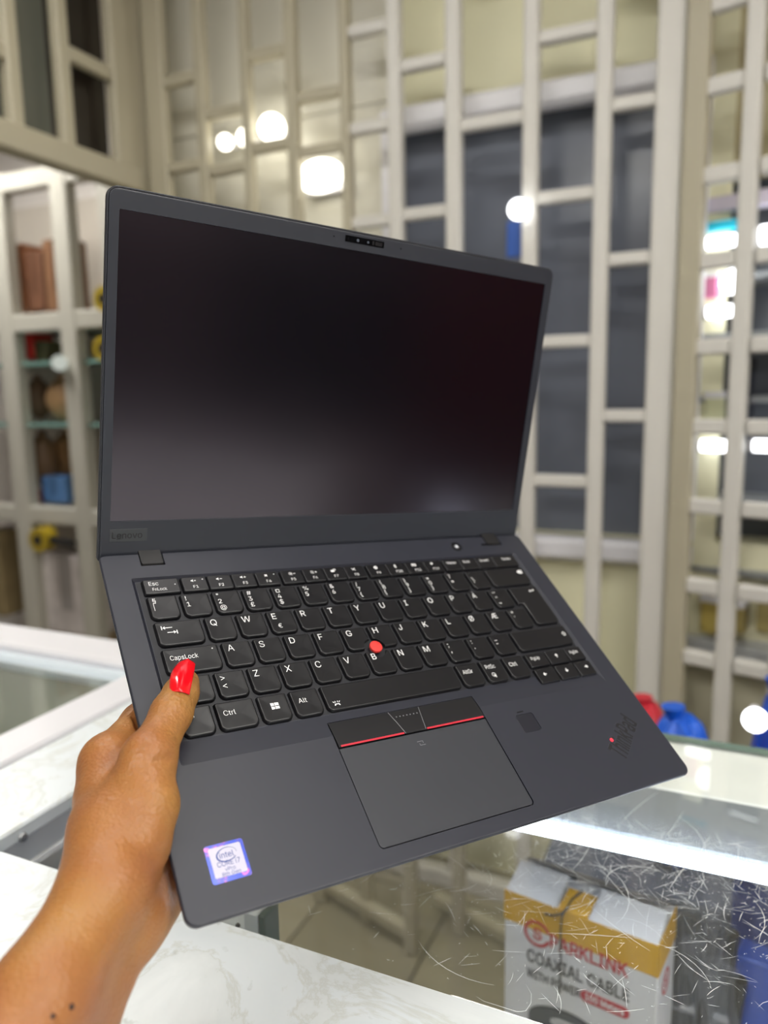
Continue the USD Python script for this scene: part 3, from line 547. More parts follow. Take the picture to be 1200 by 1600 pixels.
c = at(1190, 1375, z=ZS + .27) + [.006, .03, 0]; t = Thing('blue_carton', 'darker blue carton standing behind the cable packets', 'carton', (c[0], c[1], ZS)); t.part('carton', xf(box(-.03, .09, 0, .03, 0, .27, .002), Rb, (c[0], c[1], ZS)), plain('carton_navy', (24, 62, 150), .4)); t.part('top_label', xf(box(-.022, .008, -.0008, .001, .245, .262, .0004), Rb, (c[0], c[1], ZS)), ALU)

# ------------------------------------------------------------------ laptop (local frame in metres: x right, y towards the hinge, z up from the deck)
LAPR = np.array([[0.5633739, -0.6488186, 0.5115118], [0.8229809, 0.4953108, -0.2781542], [-0.0728857, 0.5776692, 0.8130104]])
LAPT = np.array([-0.19435, 0.22614, 1.06279])
LT = Thing('laptop', 'open black laptop with a red pointing stick, held up over the counter', 'laptop', matrix=(LAPR, LAPT))
mm = .001
def S_(m_): m_ = tm(m_); return trimesh.Trimesh(m_.vertices * mm, m_.faces, process=False)
def LP(name, m_, mt, parent=None, smooth=30, label=None, kind=None): return LT.part(name, S_(m_), mt, smooth, label, parent, kind)
W_, D_ = 323.5, 217.1
def RR(i, z, r=6.0, rr=4.0, x0=0, x1=W_, y0=0, y1=D_): return ring(rrect(x0 + i, x1 - i, y0 + i, y1 - i, [max(r - i, .8), max(r - i, .8), max(rr - i, .8), max(rr - i, .8)], 16), z)
body = hull(RR(.9, 0), RR(.45, -.12), RR(0, -.7), RR(0, -1.8), RR(.7, -4.5), RR(5, -9.6), RR(8, -10.2))
body = body - hull(ring(rrect(15.0, 307.5, 73.2, 197.4, 1.2), .02), ring(rrect(17.0, 304.9, 87.2, 195.8, 1.0), -1.9), ring(rrect(15.0, 307.5, 73.2, 197.4, 1.2), .5))
body = body - m3.Manifold.extrude(m3.CrossSection([rrect(97.3, 197.4, 8.6, 82.3, [2.6, 2.6, .6, .6])]), 4).translate([0, 0, -1.7])
for hx in (30.0, 293.5): body = body - m3.Manifold.cube([14.4, 14, 9]).translate([hx - 7.2, 206.8, -6])
body = body - m3.Manifold.extrude(m3.CrossSection([rrect(218.2, 232.3, 50.2, 63, 1.8)]), 2).translate([0, 0, -.45])
pwc = np.c_[256.8 + 4.6 * np.cos(np.arange(32) * math.pi / 16), 207.6 + 4.6 * np.sin(np.arange(32) * math.pi / 16)]
body = body - m3.Manifold.extrude(m3.CrossSection([pwc]), 2).translate([0, 0, -.5])
LP('base', body, DECK, smooth=6.5)
LP('key_tray', prism(Polygon(rrect(17.4, 304.6, 88.0, 195.6, .8)), -1.95, -1.84), TRAY)
LP('bottom_foot', join([box(30, 290, 18, 24, -11.4, -10.1, .5), box(30, 290, 196, 202, -11.4, -10.1, .5)]), BLACKP)
# touchpad and its three buttons
LP('touchpad', hull(ring(rrect(97.9, 196.8, 9.2, 65.2, [2.2, 2.2, .5, .5]), -1.6), ring(rrect(97.9, 196.8, 9.2, 65.2, [2.2, 2.2, .5, .5]), -.25), ring(rrect(98.2, 196.5, 9.5, 64.9, [2, 2, .4, .4]), -.08)), PADM, smooth=False)
mk = prism(union_all([LineString([(145, 59.8), (148.5, 59.8), (148.5, 58.6)]).buffer(.2), LineString([(149.4, 57.4), (146, 57.4), (146, 58.4)]).buffer(.2)]), -.1, -.06); LP('touchpad_mark', mk, DOTG)
def btn(xs, label=None):   # xs: left/right x at the rear edge (81.6) and at the front edge (66)
    (a0, b0), (a1, b1) = xs; P = []
    for y, z in ((81.7, -1.05), (77, -.45), (72, -.1), (68, .42), (66.1, .45), (65.9, .2)):
        k = (81.7 - y) / (81.7 - 65.9); a, b = a0 + (a1 - a0) * k, b0 + (b1 - b0) * k; P += [(a, y, z), (b, y, z), (a, y, -1.65), (b, y, -1.65)]
    return LP('pointer_button', m3.Manifold.hull_points(np.array(P, float)), BTN, label=label, smooth=12)
b1 = btn(((98.0, 136.0), (98.0, 140.0))); b2 = btn(((136.6, 156.9), (140.7, 153.7))); b3 = btn(((157.4, 196.7), (154.2, 196.7)))
LP('button_stripe', box(99.2, 139.4, 65.8, 67.0, .35, .62, .1), STRIPE, parent=b1); LP('button_stripe', box(154.9, 195.8, 65.8, 67.0, .35, .62, .1), STRIPE, parent=b3)
LP('button_dots', join([cyl([140 + k * 2.35, 77.6, -.6], [140 + k * 2.35, 77.6, -.32], .42, 10) for k in range(7)]), DOTG, parent=b2)
E2 = [((136.3, 81.6), (140.35, 66)), ((157.15, 81.6), (153.95, 66))]
LP('button_gap_edge', join([tube(np.array([(a[0], a[1], -.95), ((a[0] + b[0]) / 2, 74, -.1), (b[0], b[1], .45)]), .22, 6) for a, b in E2]), DOTG)
# fingerprint reader, power button
LP('fingerprint_reader', hull(ring(rrect(218.6, 231.9, 50.6, 62.6, 1.5), -.44), ring(rrect(218.6, 231.9, 50.6, 62.6, 1.5), -.3), ring(rrect(219, 231.5, 51, 62.2, 1.3), -.22)), READER, smooth=False)
LP('fingerprint_led', box(221.4, 226.4, 64.4, 65.0, -.1, .06, .05), GLOSSB)
pb = LP('power_button', hull(ring((pwc - [256.8, 207.6]) * .93 + [256.8, 207.6], -.5), ring((pwc - [256.8, 207.6]) * .93 + [256.8, 207.6], -.05), ring((pwc - [256.8, 207.6]) * .86 + [256.8, 207.6], .05)), KEY)
LP('power_mark', prism(Point(256.8, 207.6).buffer(2.0).difference(Point(256.8, 207.6).buffer(1.3)), .05, .1), DOTG, parent=pb); LP('power_light', cyl([256.8, 207.6, .04], [256.8, 207.6, .2], 1.15, 14), LEDW, parent=pb)
LP('status_slot', box(281, 296, 207.3, 208.9, -.05, .03, .02), GLOSSB)
# emblem and stickers on the palm rest
tmesh = meshkit.text_mesh('ThinkPad', 12.2, .2, True); cs = tm(tmesh); cs.apply_translation([-cs.bounds[0, 0], 0, 0]); cs.apply_scale([36.0 / cs.bounds[1, 0], 1, 1])
tang = math.atan2(21, 28.4); Rt = rotz(tang); o3 = np.array([278.6, 18.4, 0])
mfl = m3.Manifold(m3.Mesh(vert_properties=np.array(cs.vertices, np.float32), tri_verts=np.array(cs.faces, np.uint32)))
try: outl = mfl.project().offset(.3, m3.JoinType.Round)
except Exception: outl = None
if outl is not None and outl.area() > 1: LP('emblem_rim', xf(m3.Manifold.extrude(outl, .12), Rt, o3 + [0, 0, -.04]), EMBRIM)
LP('emblem', xf(xf(cs, np.diag([1, 1, .5])), Rt, o3 + [0, 0, .05]), LEGDIM)
di = np.array([278.3, 33.1, 0]); LP('emblem_light', cyl(di + [0, 0, .02], di + [0, 0, .35], 1.15, 16), plain('emblem_red', (255, 52, 70), .3, emission_color=(1, .05, .08), emission_strength=.6))
HOLO = mat('sticker_foil', {'tc': ('texture_coordinate', {}), 'n': ('voronoi_texture', {'scale': 260.0}), 'n2': ('noise_texture', {'scale': 160.0, 'detail': 2.0}),
    'r': ('rgb_ramp', {'ramp': [(0, lin((24, 48, 150))), (.46, lin((36, 62, 176))), (.55, lin((84, 66, 160))), (.62, lin((210, 90, 170))), (.68, lin((40, 100, 196))), (1, lin((240, 170, 130)))]}), 'p': ('principled_bsdf', {'roughness': .2, 'metallic': .2})},
    [('tc.object', 'n.vector'), ('tc.object', 'n2.vector'), ('n2.fac', 'r.fac'), ('r.color', 'p.base_color')])
sx0, sx1, sy0, sy1 = 14.9, 33.1, 14.4, 31.9
sk = LP('badge_sticker', m3.Manifold.extrude(m3.CrossSection([rrect(sx0, sx1, sy0, sy1, 1.3)]), .12), HOLO, label='blue foil edged processor sticker')
LP('sticker_panel', prism(Polygon(rrect(sx0 + 1.7, sx1 - 1.5, sy0 + 2.3, sy1 - 1.5, .9)), .1, .17), plain('sticker_panel', (190, 188, 208), .3), parent=sk)
NAVY = plain('sticker_navy', (34, 62, 138), .4); SC_ = .5 * (sx0 + sx1) + .2
el = affinity.scale(Point(0, 0).buffer(1, 32), 4.9, 3.3).difference(affinity.scale(Point(.25, .1).buffer(1, 32), 4.45, 2.9)).difference(sbox(2.2, -2.0, 6, -.4))
LP('sticker_ring', xf(prism(affinity.rotate(el, 8), .0, .05), t=(SC_, 26.2, .16)), NAVY, parent=sk)
LP('sticker_lettering', xf(join([xf(text('intel', 2.7, False, 6.6, .05, 'c'), t=(0, 24.9, 0)), xf(text('CORE i7', 2.3, False, 10.6, .05, 'c'), t=(0, 21.3, 0)), xf(text('vPro', 1.6, False, 4.8, .05, 'c'), t=(0, 19.0, 0)), xf(text('8th Gen', 1.6, False, 8.6, .05, 'c'), t=(0, 16.95, 0))]), t=(SC_, 0, .16)), NAVY, parent=sk)

# hinges
for hx in (30.0, 293.5):
    LP('hinge', join([tm(hull(ring(rrect(hx - 6.7, hx + 6.7, 207.6, 221, 1.2), -5), ring(rrect(hx - 6.7, hx + 6.7, 207.4, 221, 1.2), -1.0), ring(rrect(hx - 6.5, hx + 6.5, 208.6, 220, 1.0), .1)))]), HINGE)

# lid, in its own plane: u along the lid, n towards the viewer
th = math.radians(61.2926); LU = np.array([0, math.cos(th), math.sin(th)]); LN = np.array([0, -math.sin(th), math.cos(th)]); LB = np.array([0, 228.83, 16.38])
LR = np.array([[1, 0, 0], LU, LN]).T
def lid(m_): return xf(m_, LR, LB)
V0, V1 = -24.5, 186.2
def LQ(i, w, r=6.5, rb=2.0): return ring(rrect(i, W_ - i, V0 + i, V1 - i, [max(rb - i * .5, .5)] * 2 + [max(r - i, .8)] * 2, 8), w)
shell = hull(LQ(3.0, -5.6), LQ(1.0, -4.8), LQ(0, -3.4), LQ(0, -.35), LQ(.35, 0)) - m3.Manifold.extrude(m3.CrossSection([rrect(.95, W_ - .95, V0 + .4, V1 - .95, [1, 1, 5.6, 5.6], 8)]), 3).translate([0, 0, -.9])
ls = LP('lid_shell', lid(shell), SHELL, smooth=35)
SX0, SX1, SV1 = 6.8, 316.7, 174.4
bez = hull(ring(rrect(1.25, W_ - 1.25, V0 + .7, V1 - 1.25, [1, 1, 5.2, 5.2], 8), -.85), ring(rrect(1.25, W_ - 1.25, V0 + .7, V1 - 1.25, [1, 1, 5.2, 5.2], 8), .05), ring(rrect(1.5, W_ - 1.5, V0 + 1, V1 - 1.5, [1, 1, 5, 5], 8), .25))
bez = bez - hull(ring(rrect(SX0 + .3, SX1 - .3, .3, SV1 - .3, .5), -1.5), ring(rrect(SX0 + .3, SX1 - .3, .3, SV1 - .3, .5), -.3), ring(rrect(SX0 - .2, SX1 + .2, -.2, SV1 + .2, .6), .6))
cut = lambda x0, x1, v0, v1, r: m3.Manifold.extrude(m3.CrossSection([rrect(x0, x1, v0, v1, r)]), 2).translate([0, 0, -.2])
bez = bez - cut(144.8, 173.7, 178.7, 182.9, .4)
bz = LP('bezel', lid(bez), BEZEL, smooth=35)
LP('screen', lid(box(SX0 - .3, SX1 + .3, -.3, SV1 + .3, -.84, -.45)), SCREEN, smooth=False)
cmn = LP('camera_strip', lid(tm(m3.Manifold.extrude(m3.CrossSection([rrect(145, 173.5, 178.9, 182.7, .3)]), .5).translate([0, 0, -.3]))), GLOSSB)
for q, r in ((154.1, .95), (161.7, .8)): LP('lens', lid(join([cyl([q, 180.8, .18], [q, 180.8, .26], r, 18), cyl([q, 180.8, .26], [q, 180.8, .3], r * .55, 14)])), LENS, parent=cmn)
LP('shutter_slider', lid(join([box(164.8, 166.2, 179.6, 182, .18, .3, .05), box(167, 172.4, 179.6, 182, .18, .24, .03)])), BLACKP, parent=cmn)
LP('microphone_hole', lid(cyl([136.8, 180.7, .2], [136.8, 180.7, .27], .45, 12)), GLOSSB, parent=bz); LP('microphone_hole', lid(cyl([186.8, 180.6, .2], [186.8, 180.6, .27], .45, 12)), GLOSSB, parent=bz)
bd = LP('badge', lid(box(6.6, 28.4, -12.6, -4.9, .2, .36, .08)), BADGE, label='dark grey maker badge under the screen')
LP('badge_lettering', lid(xf(text('Lenovo', 3.9, False, 17.6, .08), t=(7.9, -10.6, .34))), LEGDIM, parent=bd)

# ---- keyboard
ZK = .35
def key_outline(x0, y1, w, d, i, kind):
    """outline of a keycap whose rear left corner is (x0, y1), inset by i; always 36 points"""
    a, b, c, e = x0 + i, x0 + w - i, y1 - d + i, y1 - i
    if kind == 'flat': return rrect(a, b, c, e, max(.9 - i * .5, .25), 8)
    P = rrect(a, b, c, e, [max(2.9 - i * .7, .5)] * 2 + [max(.7 - i * .5, .2)] * 2, 8)
    P = P.copy(); f = np.clip(1 - (P[:, 1] - c) / 3.2, 0, 1); xn = (P[:, 0] - (a + b) / 2) / ((b - a) / 2); P[:, 1] -= f * .75 * (1 - np.clip(np.abs(xn), 0, 1) ** 2) * (1 if kind == 'std' else .6) - 0
    return P
SCOOP = m3.Manifold.cylinder(10, 7.3, 7.3, 40).translate([148, 126.2, -5])
def keycap(x0, y1, w, d, kind='std', scoop=False):
    R = [ring(key_outline(x0, y1, w, d, i, kind), z) for i, z in ((-.75, -1.75), (-.5, -.55), (-.12, ZK - .25), (.12, ZK - .06), (.45, ZK), (1.5, ZK - .06))]
    if kind == 'std': R.append(ring(key_outline(x0, y1, w, d, min(w, d) * .32, 'flat'), ZK - .16))
    k = loft(R, np.array([x0 + w / 2, y1 - d / 2, ZK - (.18 if kind == 'std' else .06)]))
    if k.volume < 0: k.invert()
    if scoop: k = tm(m3.Manifold(m3.Mesh(vert_properties=np.array(k.vertices, np.float32), tri_verts=np.array(k.faces, np.uint32))) - SCOOP)
    return k
def T(s, h, x, y, w=None, bold=False): return xf(text(s, h, bold, w, .05), t=(x, y - h, ZK - .09))
def poly(g, x, y, s=1.0): return xf(prism(affinity.scale(g, s, s, origin=(0, 0)), 0, .05), t=(x, y, ZK - .09))
def pl(*pts, w=.22): return LineString(pts).buffer(w, cap_style=2)
SPK = union_all([Polygon([(-1.6, -.5), (-.9, -.5), (0, -1.2), (0, 1.2), (-.9, .5), (-1.6, .5)])])
SUN = union_all([Point(0, 0).buffer(.75).difference(Point(0, 0).buffer(.42))] + [pl((1.05 * math.cos(q), 1.05 * math.sin(q)), (1.6 * math.cos(q), 1.6 * math.sin(q)), w=.16) for q in np.arange(8) * math.pi / 4])
PLUS = union_all([pl((-.8, 0), (.8, 0)), pl((0, -.8), (0, .8))]); MINUS = pl((-.8, 0), (.8, 0)); CROSS = affinity.rotate(PLUS, 45)
ARR = union_all([Polygon([(-1.5, 0), (0, 1.5), (0, .35), (1.5, .35), (1.5, -.35), (0, -.35), (0, -1.5)])])   # arrow to the left
STAR = Polygon([((1.5 if k % 2 == 0 else .65) * math.sin(k * math.pi / 5), (1.5 if k % 2 == 0 else .65) * math.cos(k * math.pi / 5)) for k in range(10)])
U = 19.03
nk = 0
def key(x, y, w=15.9, d=15.6, legend=(), kind='std', scoop=False, light=None):
    p = LP('key', keycap(x, y, w, d, kind, scoop), KEY, smooth=35)
    if legend: LP('legend', join(list(legend)), LEGEND, parent=p)
    return p
# row of figures
for k, (s) in enumerate(['§|', '!1', '"2@', '#3£', '¤4$', '%5', '&6', '/7{', '(8[', ')9]', '=0}', '?+', '`\\´']):
    x, y = 21.1 + k * U - (0.03 * k * 0), 181.4; ys = (1.0, 5.6, 10.2) if len(s) == 3 else (1.0, 5.8)
    key(x, y, legend=[T(ch_, 3.3, x + 2.1, y - o) for ch_, o in zip(s, ys)])
BSP = union_all([Polygon([(-2.6, 0), (-1.2, 1.6), (2.4, 1.6), (2.4, -1.6), (-1.2, -1.6)])]).difference(affinity.translate(affinity.scale(CROSS, .9, .9), .6, 0))
key(267.9, 181.4, 35.6, legend=[poly(BSP, 298.6, 177.2)])
for k, s in enumerate('QWERTYUIOPÅ'):
    x, y = 49.7 + k * U, 162.2; L_ = [T(s, 4.3 if s != 'Å' else 4.0, x + 2.4, y - 1.4)]
    if s == 'E': L_.append(T('€', 3.2, x + 4.2, y - 9.4))
    key(x, y, legend=L_)
x = 49.7 + 11 * U; key(x, 162.2, legend=[poly(union_all([Point(-.7, 0).buffer(.4), Point(.7, 0).buffer(.4)]), x + 3.2, 159.8), T('^', 3, x + 2.4, 156.2), T('~', 3, x + 2.6, 151.6)])
TAB = union_all([affinity.translate(affinity.scale(ARR, 1, .8), .3, 1.4), pl((-1.6, .1), (-1.6, 2.8), w=.3), pl((1, 1.4), (4.4, 1.4), w=.3), affinity.translate(affinity.scale(ARR, -1, .8), 4.6, -2.0), pl((6.5, -3.3), (6.5, -.7), w=.3), pl((1, -2.0), (4, -2.0), w=.3)])
key(21.1, 162.2, 25.4, legend=[poly(TAB, 25.6, 156.8)])
for k, s in enumerate(['A', 'S', 'D', 'F', 'G', 'H', 'J', 'K', 'L', 'Ø', 'Æ', "*'"]):
    x, y = 54.5 + k * U, 142.9; L_ = [T(s, 4.3, x + 2.4, y - 1.4)] if len(s) == 1 else [T('*', 3.6, x + 2.4, y - 1.2), T("'", 3.4, x + 2.8, y - 5.6)]
    k_ = key(x, y, legend=L_, scoop=s in 'GH')
    if s in 'FJ': LP('ridge', box(x + 6.9, x + 9.3, y - 13.2, y - 12.6, ZK - .2, ZK + .08, .08), KEY, parent=k_)
key(21.1, 142.9, 30.2, legend=[T('CapsLock', 3.0, 24.0, 138.6, 15.4), poly(Point(0, 0).buffer(.4), 48.4, 140.6)])
for k, s in enumerate(['><', 'Z', 'X', 'C', 'V', 'B', 'N', 'M', ';,', ':.', '_-']):
    x, y = 44.95 + k * U, 123.6; L_ = [T(s, 4.3, x + 2.4, y - 1.4)] if len(s) == 1 else ([T(s[0], 3.8, x + 2.4, y - 1.4), T(s[1], 3.8, x + 2.4, y - 6.6)] if k == 0 else [T(s[0], 3.4, x + 2.4, y - 1.0), T(s[1], 3.4, x + 2.4, y - 5.4)])
    key(x, y, legend=L_, scoop=s == 'B')
SHF = Polygon([(0, 2), (2, 0), (1, 0), (1, -1.6), (-1, -1.6), (-1, 0), (-2, 0)]); SHF = SHF.difference(SHF.buffer(-.42))
key(21.1, 123.6, 20.7, legend=[poly(SHF, 26, 119)])
key(254.3, 123.6, 49.2, legend=[poly(SHF, 299.4, 116.6)])
key(20.9, 104.5, 16.0, legend=[T('Fn', 3.0, 23.6, 101.6)])
key(40.0, 104.5, 20.4, legend=[T('Ctrl', 3.0, 43, 99.6, 6.6)])
WIN4 = [Polygon([(a, c), (b, c - .1), (b, e + .1), (a, e)]) for a, b in ((-2.2, -.2), (.1, 2.5)) for c, e in ((2.1, .15), (-.15, -2.0))]
key(63.6, 104.5, legend=[poly(union_all(WIN4), 71.6, 97.4)])
key(82.6, 104.5, legend=[T('Alt', 3.0, 85.8, 99.6, 5.0)])
LAMP = union_all([pl((-2.2, 1.5), (-1.4, .6)), pl((-.9, 1.7), (-.6, .7)), pl((.9, 1.7), (.6, .7)), pl((2.2, 1.5), (1.4, .6)), Polygon([(-1.4, 0), (1.4, 0), (1.9, -1.3), (1.1, -1.3), (.8, -.6), (-.8, -.6), (-1.1, -1.3), (-1.9, -1.3)])])
key(101.7, 104.5, 91.9, legend=[poly(LAMP, 107.5, 92.4)], kind='bar')
key(196.7, 104.5, legend=[T('AltGr', 3.0, 199.3, 100.4, 7.6)])
MAG = union_all([Point(0, 0).buffer(1.5).difference(Point(0, 0).buffer(1.15)), Polygon([(-.2, .2), (1.9, -.9), (.9, -1.1), (1.5, -2.1), (.9, -2.3), (.4, -1.2), (-.2, -1.8)])])
key(215.7, 104.5, legend=[T('PrtSc', 3.0, 218, 101.4, 7.6), poly(MAG, 221.2, 93.6)])
key(234.8, 104.5, legend=[T('Ctrl', 3.0, 237.4, 100.4, 6.2)])
for x, y, w, d, g in ((254.4, 104.4, 15.9, 10.2, 'PgUp'), (272.0, 104.4, 16.2, 10.4, 90), (290.0, 104.4, 14.2, 10.0, 'PgDn'), (254.4, 91.9, 15.9, 10.6, 0), (272.4, 92.0, 16.0, 10.6, -90), (290.2, 92.0, 14.2, 10.6, 180)):
    if isinstance(g, str): key(x, y, w, d, [T(g, 2.4, x + 3.0, y - 2.6, 7.4)], 'flat')
    else: key(x, y, w, d, [poly(affinity.rotate(ARR, {90: -90, -90: 90}.get(g, g), origin=(0, 0)), x + w * (.5 if g in (90, -90) else (.4 if g == 0 else .62)), y - d * .42)], 'flat')
# enter key: an L turned round
def enter_layer(i, z): return [ring(q, z) for q in (rrect(278.3 + i, 303.5 - i, 147.5 + i, 162.2 - i, max(.9 - i * .4, .3)), rrect(283.2 + i, 303.5 - i, 127.6 + i, 162.2 - i, [max(2.6 - i * .6, .4)] * 2 + [.5, .5]))]
en = None
for h in (0, 1):
    Rg = [enter_layer(i, z)[h] for i, z in ((-.7, -1.75), (-.45, -.5), (-.12, ZK - .25), (.12, ZK - .06), (.45, ZK))]
    g = hull(*Rg); en = g if en is None else en + g
ENT = union_all([affinity.translate(affinity.scale(ARR, .8, .8), -1, 0), pl((-1, 0), (2.2, 0), (2.2, 1.6), w=.3)])
pe = LP('key', en, KEY, smooth=35); LP('legend', xf(poly(ENT, 297.2, 158.0), t=(0, 0, .1)), LEGEND, parent=pe)
# function row
FN = [(20.9, 20.4, None), (43.5, 14.9, 1), (59.5, 14.6, 2), (75.0, 14.4, 3), (90.6, 14.4, 4), (107.7, 14.4, 5), (123.2, 14.4, 6), (138.7, 14.4, 7), (154.2, 14.4, 8), (171.6, 14.4, 9), (187.1, 14.9, 10), (203.1, 14.4, 11), (218.6, 14.4, 12), (235.6, 13.9, 'Home'), (250.6, 14.6, 'End'), (266.2, 14.6, 'Insert'), (281.9, 21.6, 'Delete')]
ICON = {1: union_all([SPK, affinity.translate(affinity.scale(CROSS, .8, .8), 1.2, 0)]), 2: union_all([SPK, affinity.translate(MINUS, 1.6, 0)]), 3: union_all([SPK, affinity.translate(PLUS, 1.6, 0)]), 4: affinity.scale(CROSS, 1.5, 1.5),
        5: union_all([SUN, affinity.translate(MINUS, 2.9, 0)]), 6: union_all([SUN, affinity.translate(PLUS, 2.9, 0)]), 7: union_all([sbox(-2, -1.2, .8, .6), sbox(0, .1, 2.2, 1.6).difference(sbox(.4, .5, 1.8, 1.2))]), 8: union_all([pl((-1.6, 1), (1.4, -1.2)), pl((-1.2, -1), (1.4, 1.2)), Point(0, 0).buffer(.5)]),
        9: Point(0, 0).buffer(1.5).difference(Point(0, 0).buffer(.6)), 10: union_all([pl((0, -1.6), (0, 1.6), (.9, .8), (-.9, -.8)), pl((-.9, .8), (.9, -.8), (0, -1.6))]), 11: sbox(-2, -1.2, 2, 1.2).difference(union_all([sbox(-1.6 + .9 * a, .1, -1.1 + .9 * a, .6) for a in range(4)])).difference(sbox(-1.2, -.8, 1.2, -.4)), 12: STAR}
for x, w, g in FN:
    y, d = 194.9, 10.5
    if g is None: L_ = [T('Esc', 2.9, x + 3.0, y - 1.6, 5.6), T('FnLock', 2.2, x + 4.4, y - 6.4, 8.4), poly(Point(0, 0).buffer(.4), x + 18.2, y - 4.6)]
    elif isinstance(g, str): L_ = [T(g, 2.3, x + (3.0 if g != 'Delete' else 8.8), y - 2.2, {'End': 5.4}.get(g, 8.0))]
    else:
        L_ = [poly(ICON[g], x + w * .46, y - 2.9, .92), T(f'F{g}', 2.1, x + w * .40, y - 6.6)]
        if g in (1, 4): L_.append(poly(Point(0, 0).buffer(.4), x + w - 2.2, y - 2.2))
    key(x, y, w, d, L_, 'flat')
# pointing stick
tpc = np.array([148, 126.2, 0])
LP('stick_collar', cyl(tpc + [0, 0, -1.9], tpc + [0, 0, -.2], 3.0, 24), BEV)
cap = loft([ring(np.c_[tpc[0] + r * np.cos(np.arange(32) * math.pi / 16), tpc[1] + r * np.sin(np.arange(32) * math.pi / 16)], z) for r, z in ((3.3, -1.0), (4.0, .2), (4.15, 1.2), (4.1, 1.7), (3.8, 2.05), (2.6, 2.2))])
LP('pointing_stick', cap, RED, smooth=50, label='red pointing stick cap')

# ------------------------------------------------------------------ person: left forearm and hand (laptop millimetres, then placed in the world)
J = {
    'forearm_end_thumb_side': ([-83.9, -38.3, 4], 23),
    'forearm_end_little_side': ([-77.4, -39.9, -24], 23),
    'forearm_thumb_side': ([-56.4, -9.0, 4], 19.5),
    'forearm_little_side': ([-49.1, -12.3, -20], 21),
    'wrist_thumb_side': ([-28.0, 25.4, 2], 16.2),
    'wrist_little_side': ([-19.8, 20.6, -20], 17),
    'thumb_cmc': ([-20.6, 45.6, 0], 15.2),
    'thenar': ([-6.2, 52.3, 10], 11),
    'thenar_low': ([-11.2, 38.1, 4], 11.2),
    'thumb_mcp': ([-2.6, 73.2, 12.5], 10.8),
    'thumb_ip': ([13.8, 96.5, 11.5], 9.5),
    'thumb_pad': ([21.2, 107.7, 10], 8.2),
    'thumb_tip': ([26.2, 114.8, 8.5], 6.4),
    'back': ([-24.5, 54.8, -4], 12.6),
    'back_mid': ([-16.5, 71.1, -20], 14),
    'index_mcp': ([-14.4, 89.1, -12], 12.0),
    'index_pip': ([7.7, 113.6, -21], 10.3),
    'index_dip': ([24.0, 118.0, -20.5], 9.5),
    'index_tip': ([44.0, 124.0, -18.6], 8.0),
    'middle_mcp': ([-7.6, 86.8, -30], 13),
    'middle_pip': ([6, 86, -22.5], 11),
    'middle_dip': ([32, 95, -20.5], 9.6),
    'middle_tip': ([52, 99, -18.8], 8.2),
    'ring_mcp': ([-1.2, 67.1, -38], 13),
    'ring_pip': ([4, 62, -24], 10.5),
    'ring_dip': ([28, 70, -20.5], 9.3),
    'ring_tip': ([46, 73, -18.6], 8.0),
    'little_mcp': ([1.6, 43.4, -38], 12),
    'little_pip': ([3, 38, -24], 9.5),
    'little_dip': ([22, 44, -19.5], 8.5),
    'little_tip': ([37, 47, -18], 7.4),
    'heel': ([-6.0, 26.3, -24], 12.5)}
CHAINS = [
    (['forearm_end_thumb_side', 'forearm_thumb_side', 'wrist_thumb_side', 'thumb_cmc'], 1),
    (['forearm_end_little_side', 'forearm_little_side', 'wrist_little_side', 'heel'], 12),
    (['wrist_thumb_side', 'back', 'index_mcp'], 12),
    (['wrist_little_side', 'back_mid', 'middle_mcp'], 10),
    (['thumb_cmc', 'thumb_mcp', 'thumb_ip', 'thumb_pad', 'thumb_tip'], 8),
    (['thumb_cmc', 'thenar', 'thumb_mcp'], 7),
    (['thumb_cmc', 'thenar_low', 'thenar'], 7),
    (['wrist_little_side', 'heel', 'little_mcp'], 8),
    (['wrist_little_side', 'ring_mcp'], 9),
    (['index_mcp', 'middle_mcp', 'ring_mcp', 'little_mcp'], 8),
    (['index_mcp', 'index_pip', 'index_dip', 'index_tip'], 5),
    (['middle_mcp', 'middle_pip', 'middle_dip', 'middle_tip'], 4),
    (['ring_mcp', 'ring_pip', 'ring_dip', 'ring_tip'], 4),
    (['little_mcp', 'little_pip', 'little_dip', 'little_tip'], 4)]
CREASES = [([-4.0, 65.0, 25], [8.1, 66.5, 20], 1.2, 2.5), ([-12.6, 30.8, 20], [-0.9, 29.1, 6], 0.8, 2.5)]
NAILF = [[17.2, 102.3, 21.5], [28.1, 124.8, 15.0], [0.906, -0.392, 0.162], [-0.042, 0.296, 0.954]]; NW = 5.6; NBEND = -1.0
def sminv(a, b, k):
    h = np.clip(.5 + .5 * (b - a) / k, 0, 1); return b * (1 - h) + a * h - k * h * (1 - h)
def capsule(Pg, a, b, ra, rb):
    a, b = np.asarray(a, np.float32), np.asarray(b, np.float32); d = b - a; q = Pg - a; h = np.clip(q @ d / max(d @ d, 1e-9), 0, 1)
    return np.linalg.norm(q - h[..., None] * d, axis=-1) - (ra + (rb - ra) * h)
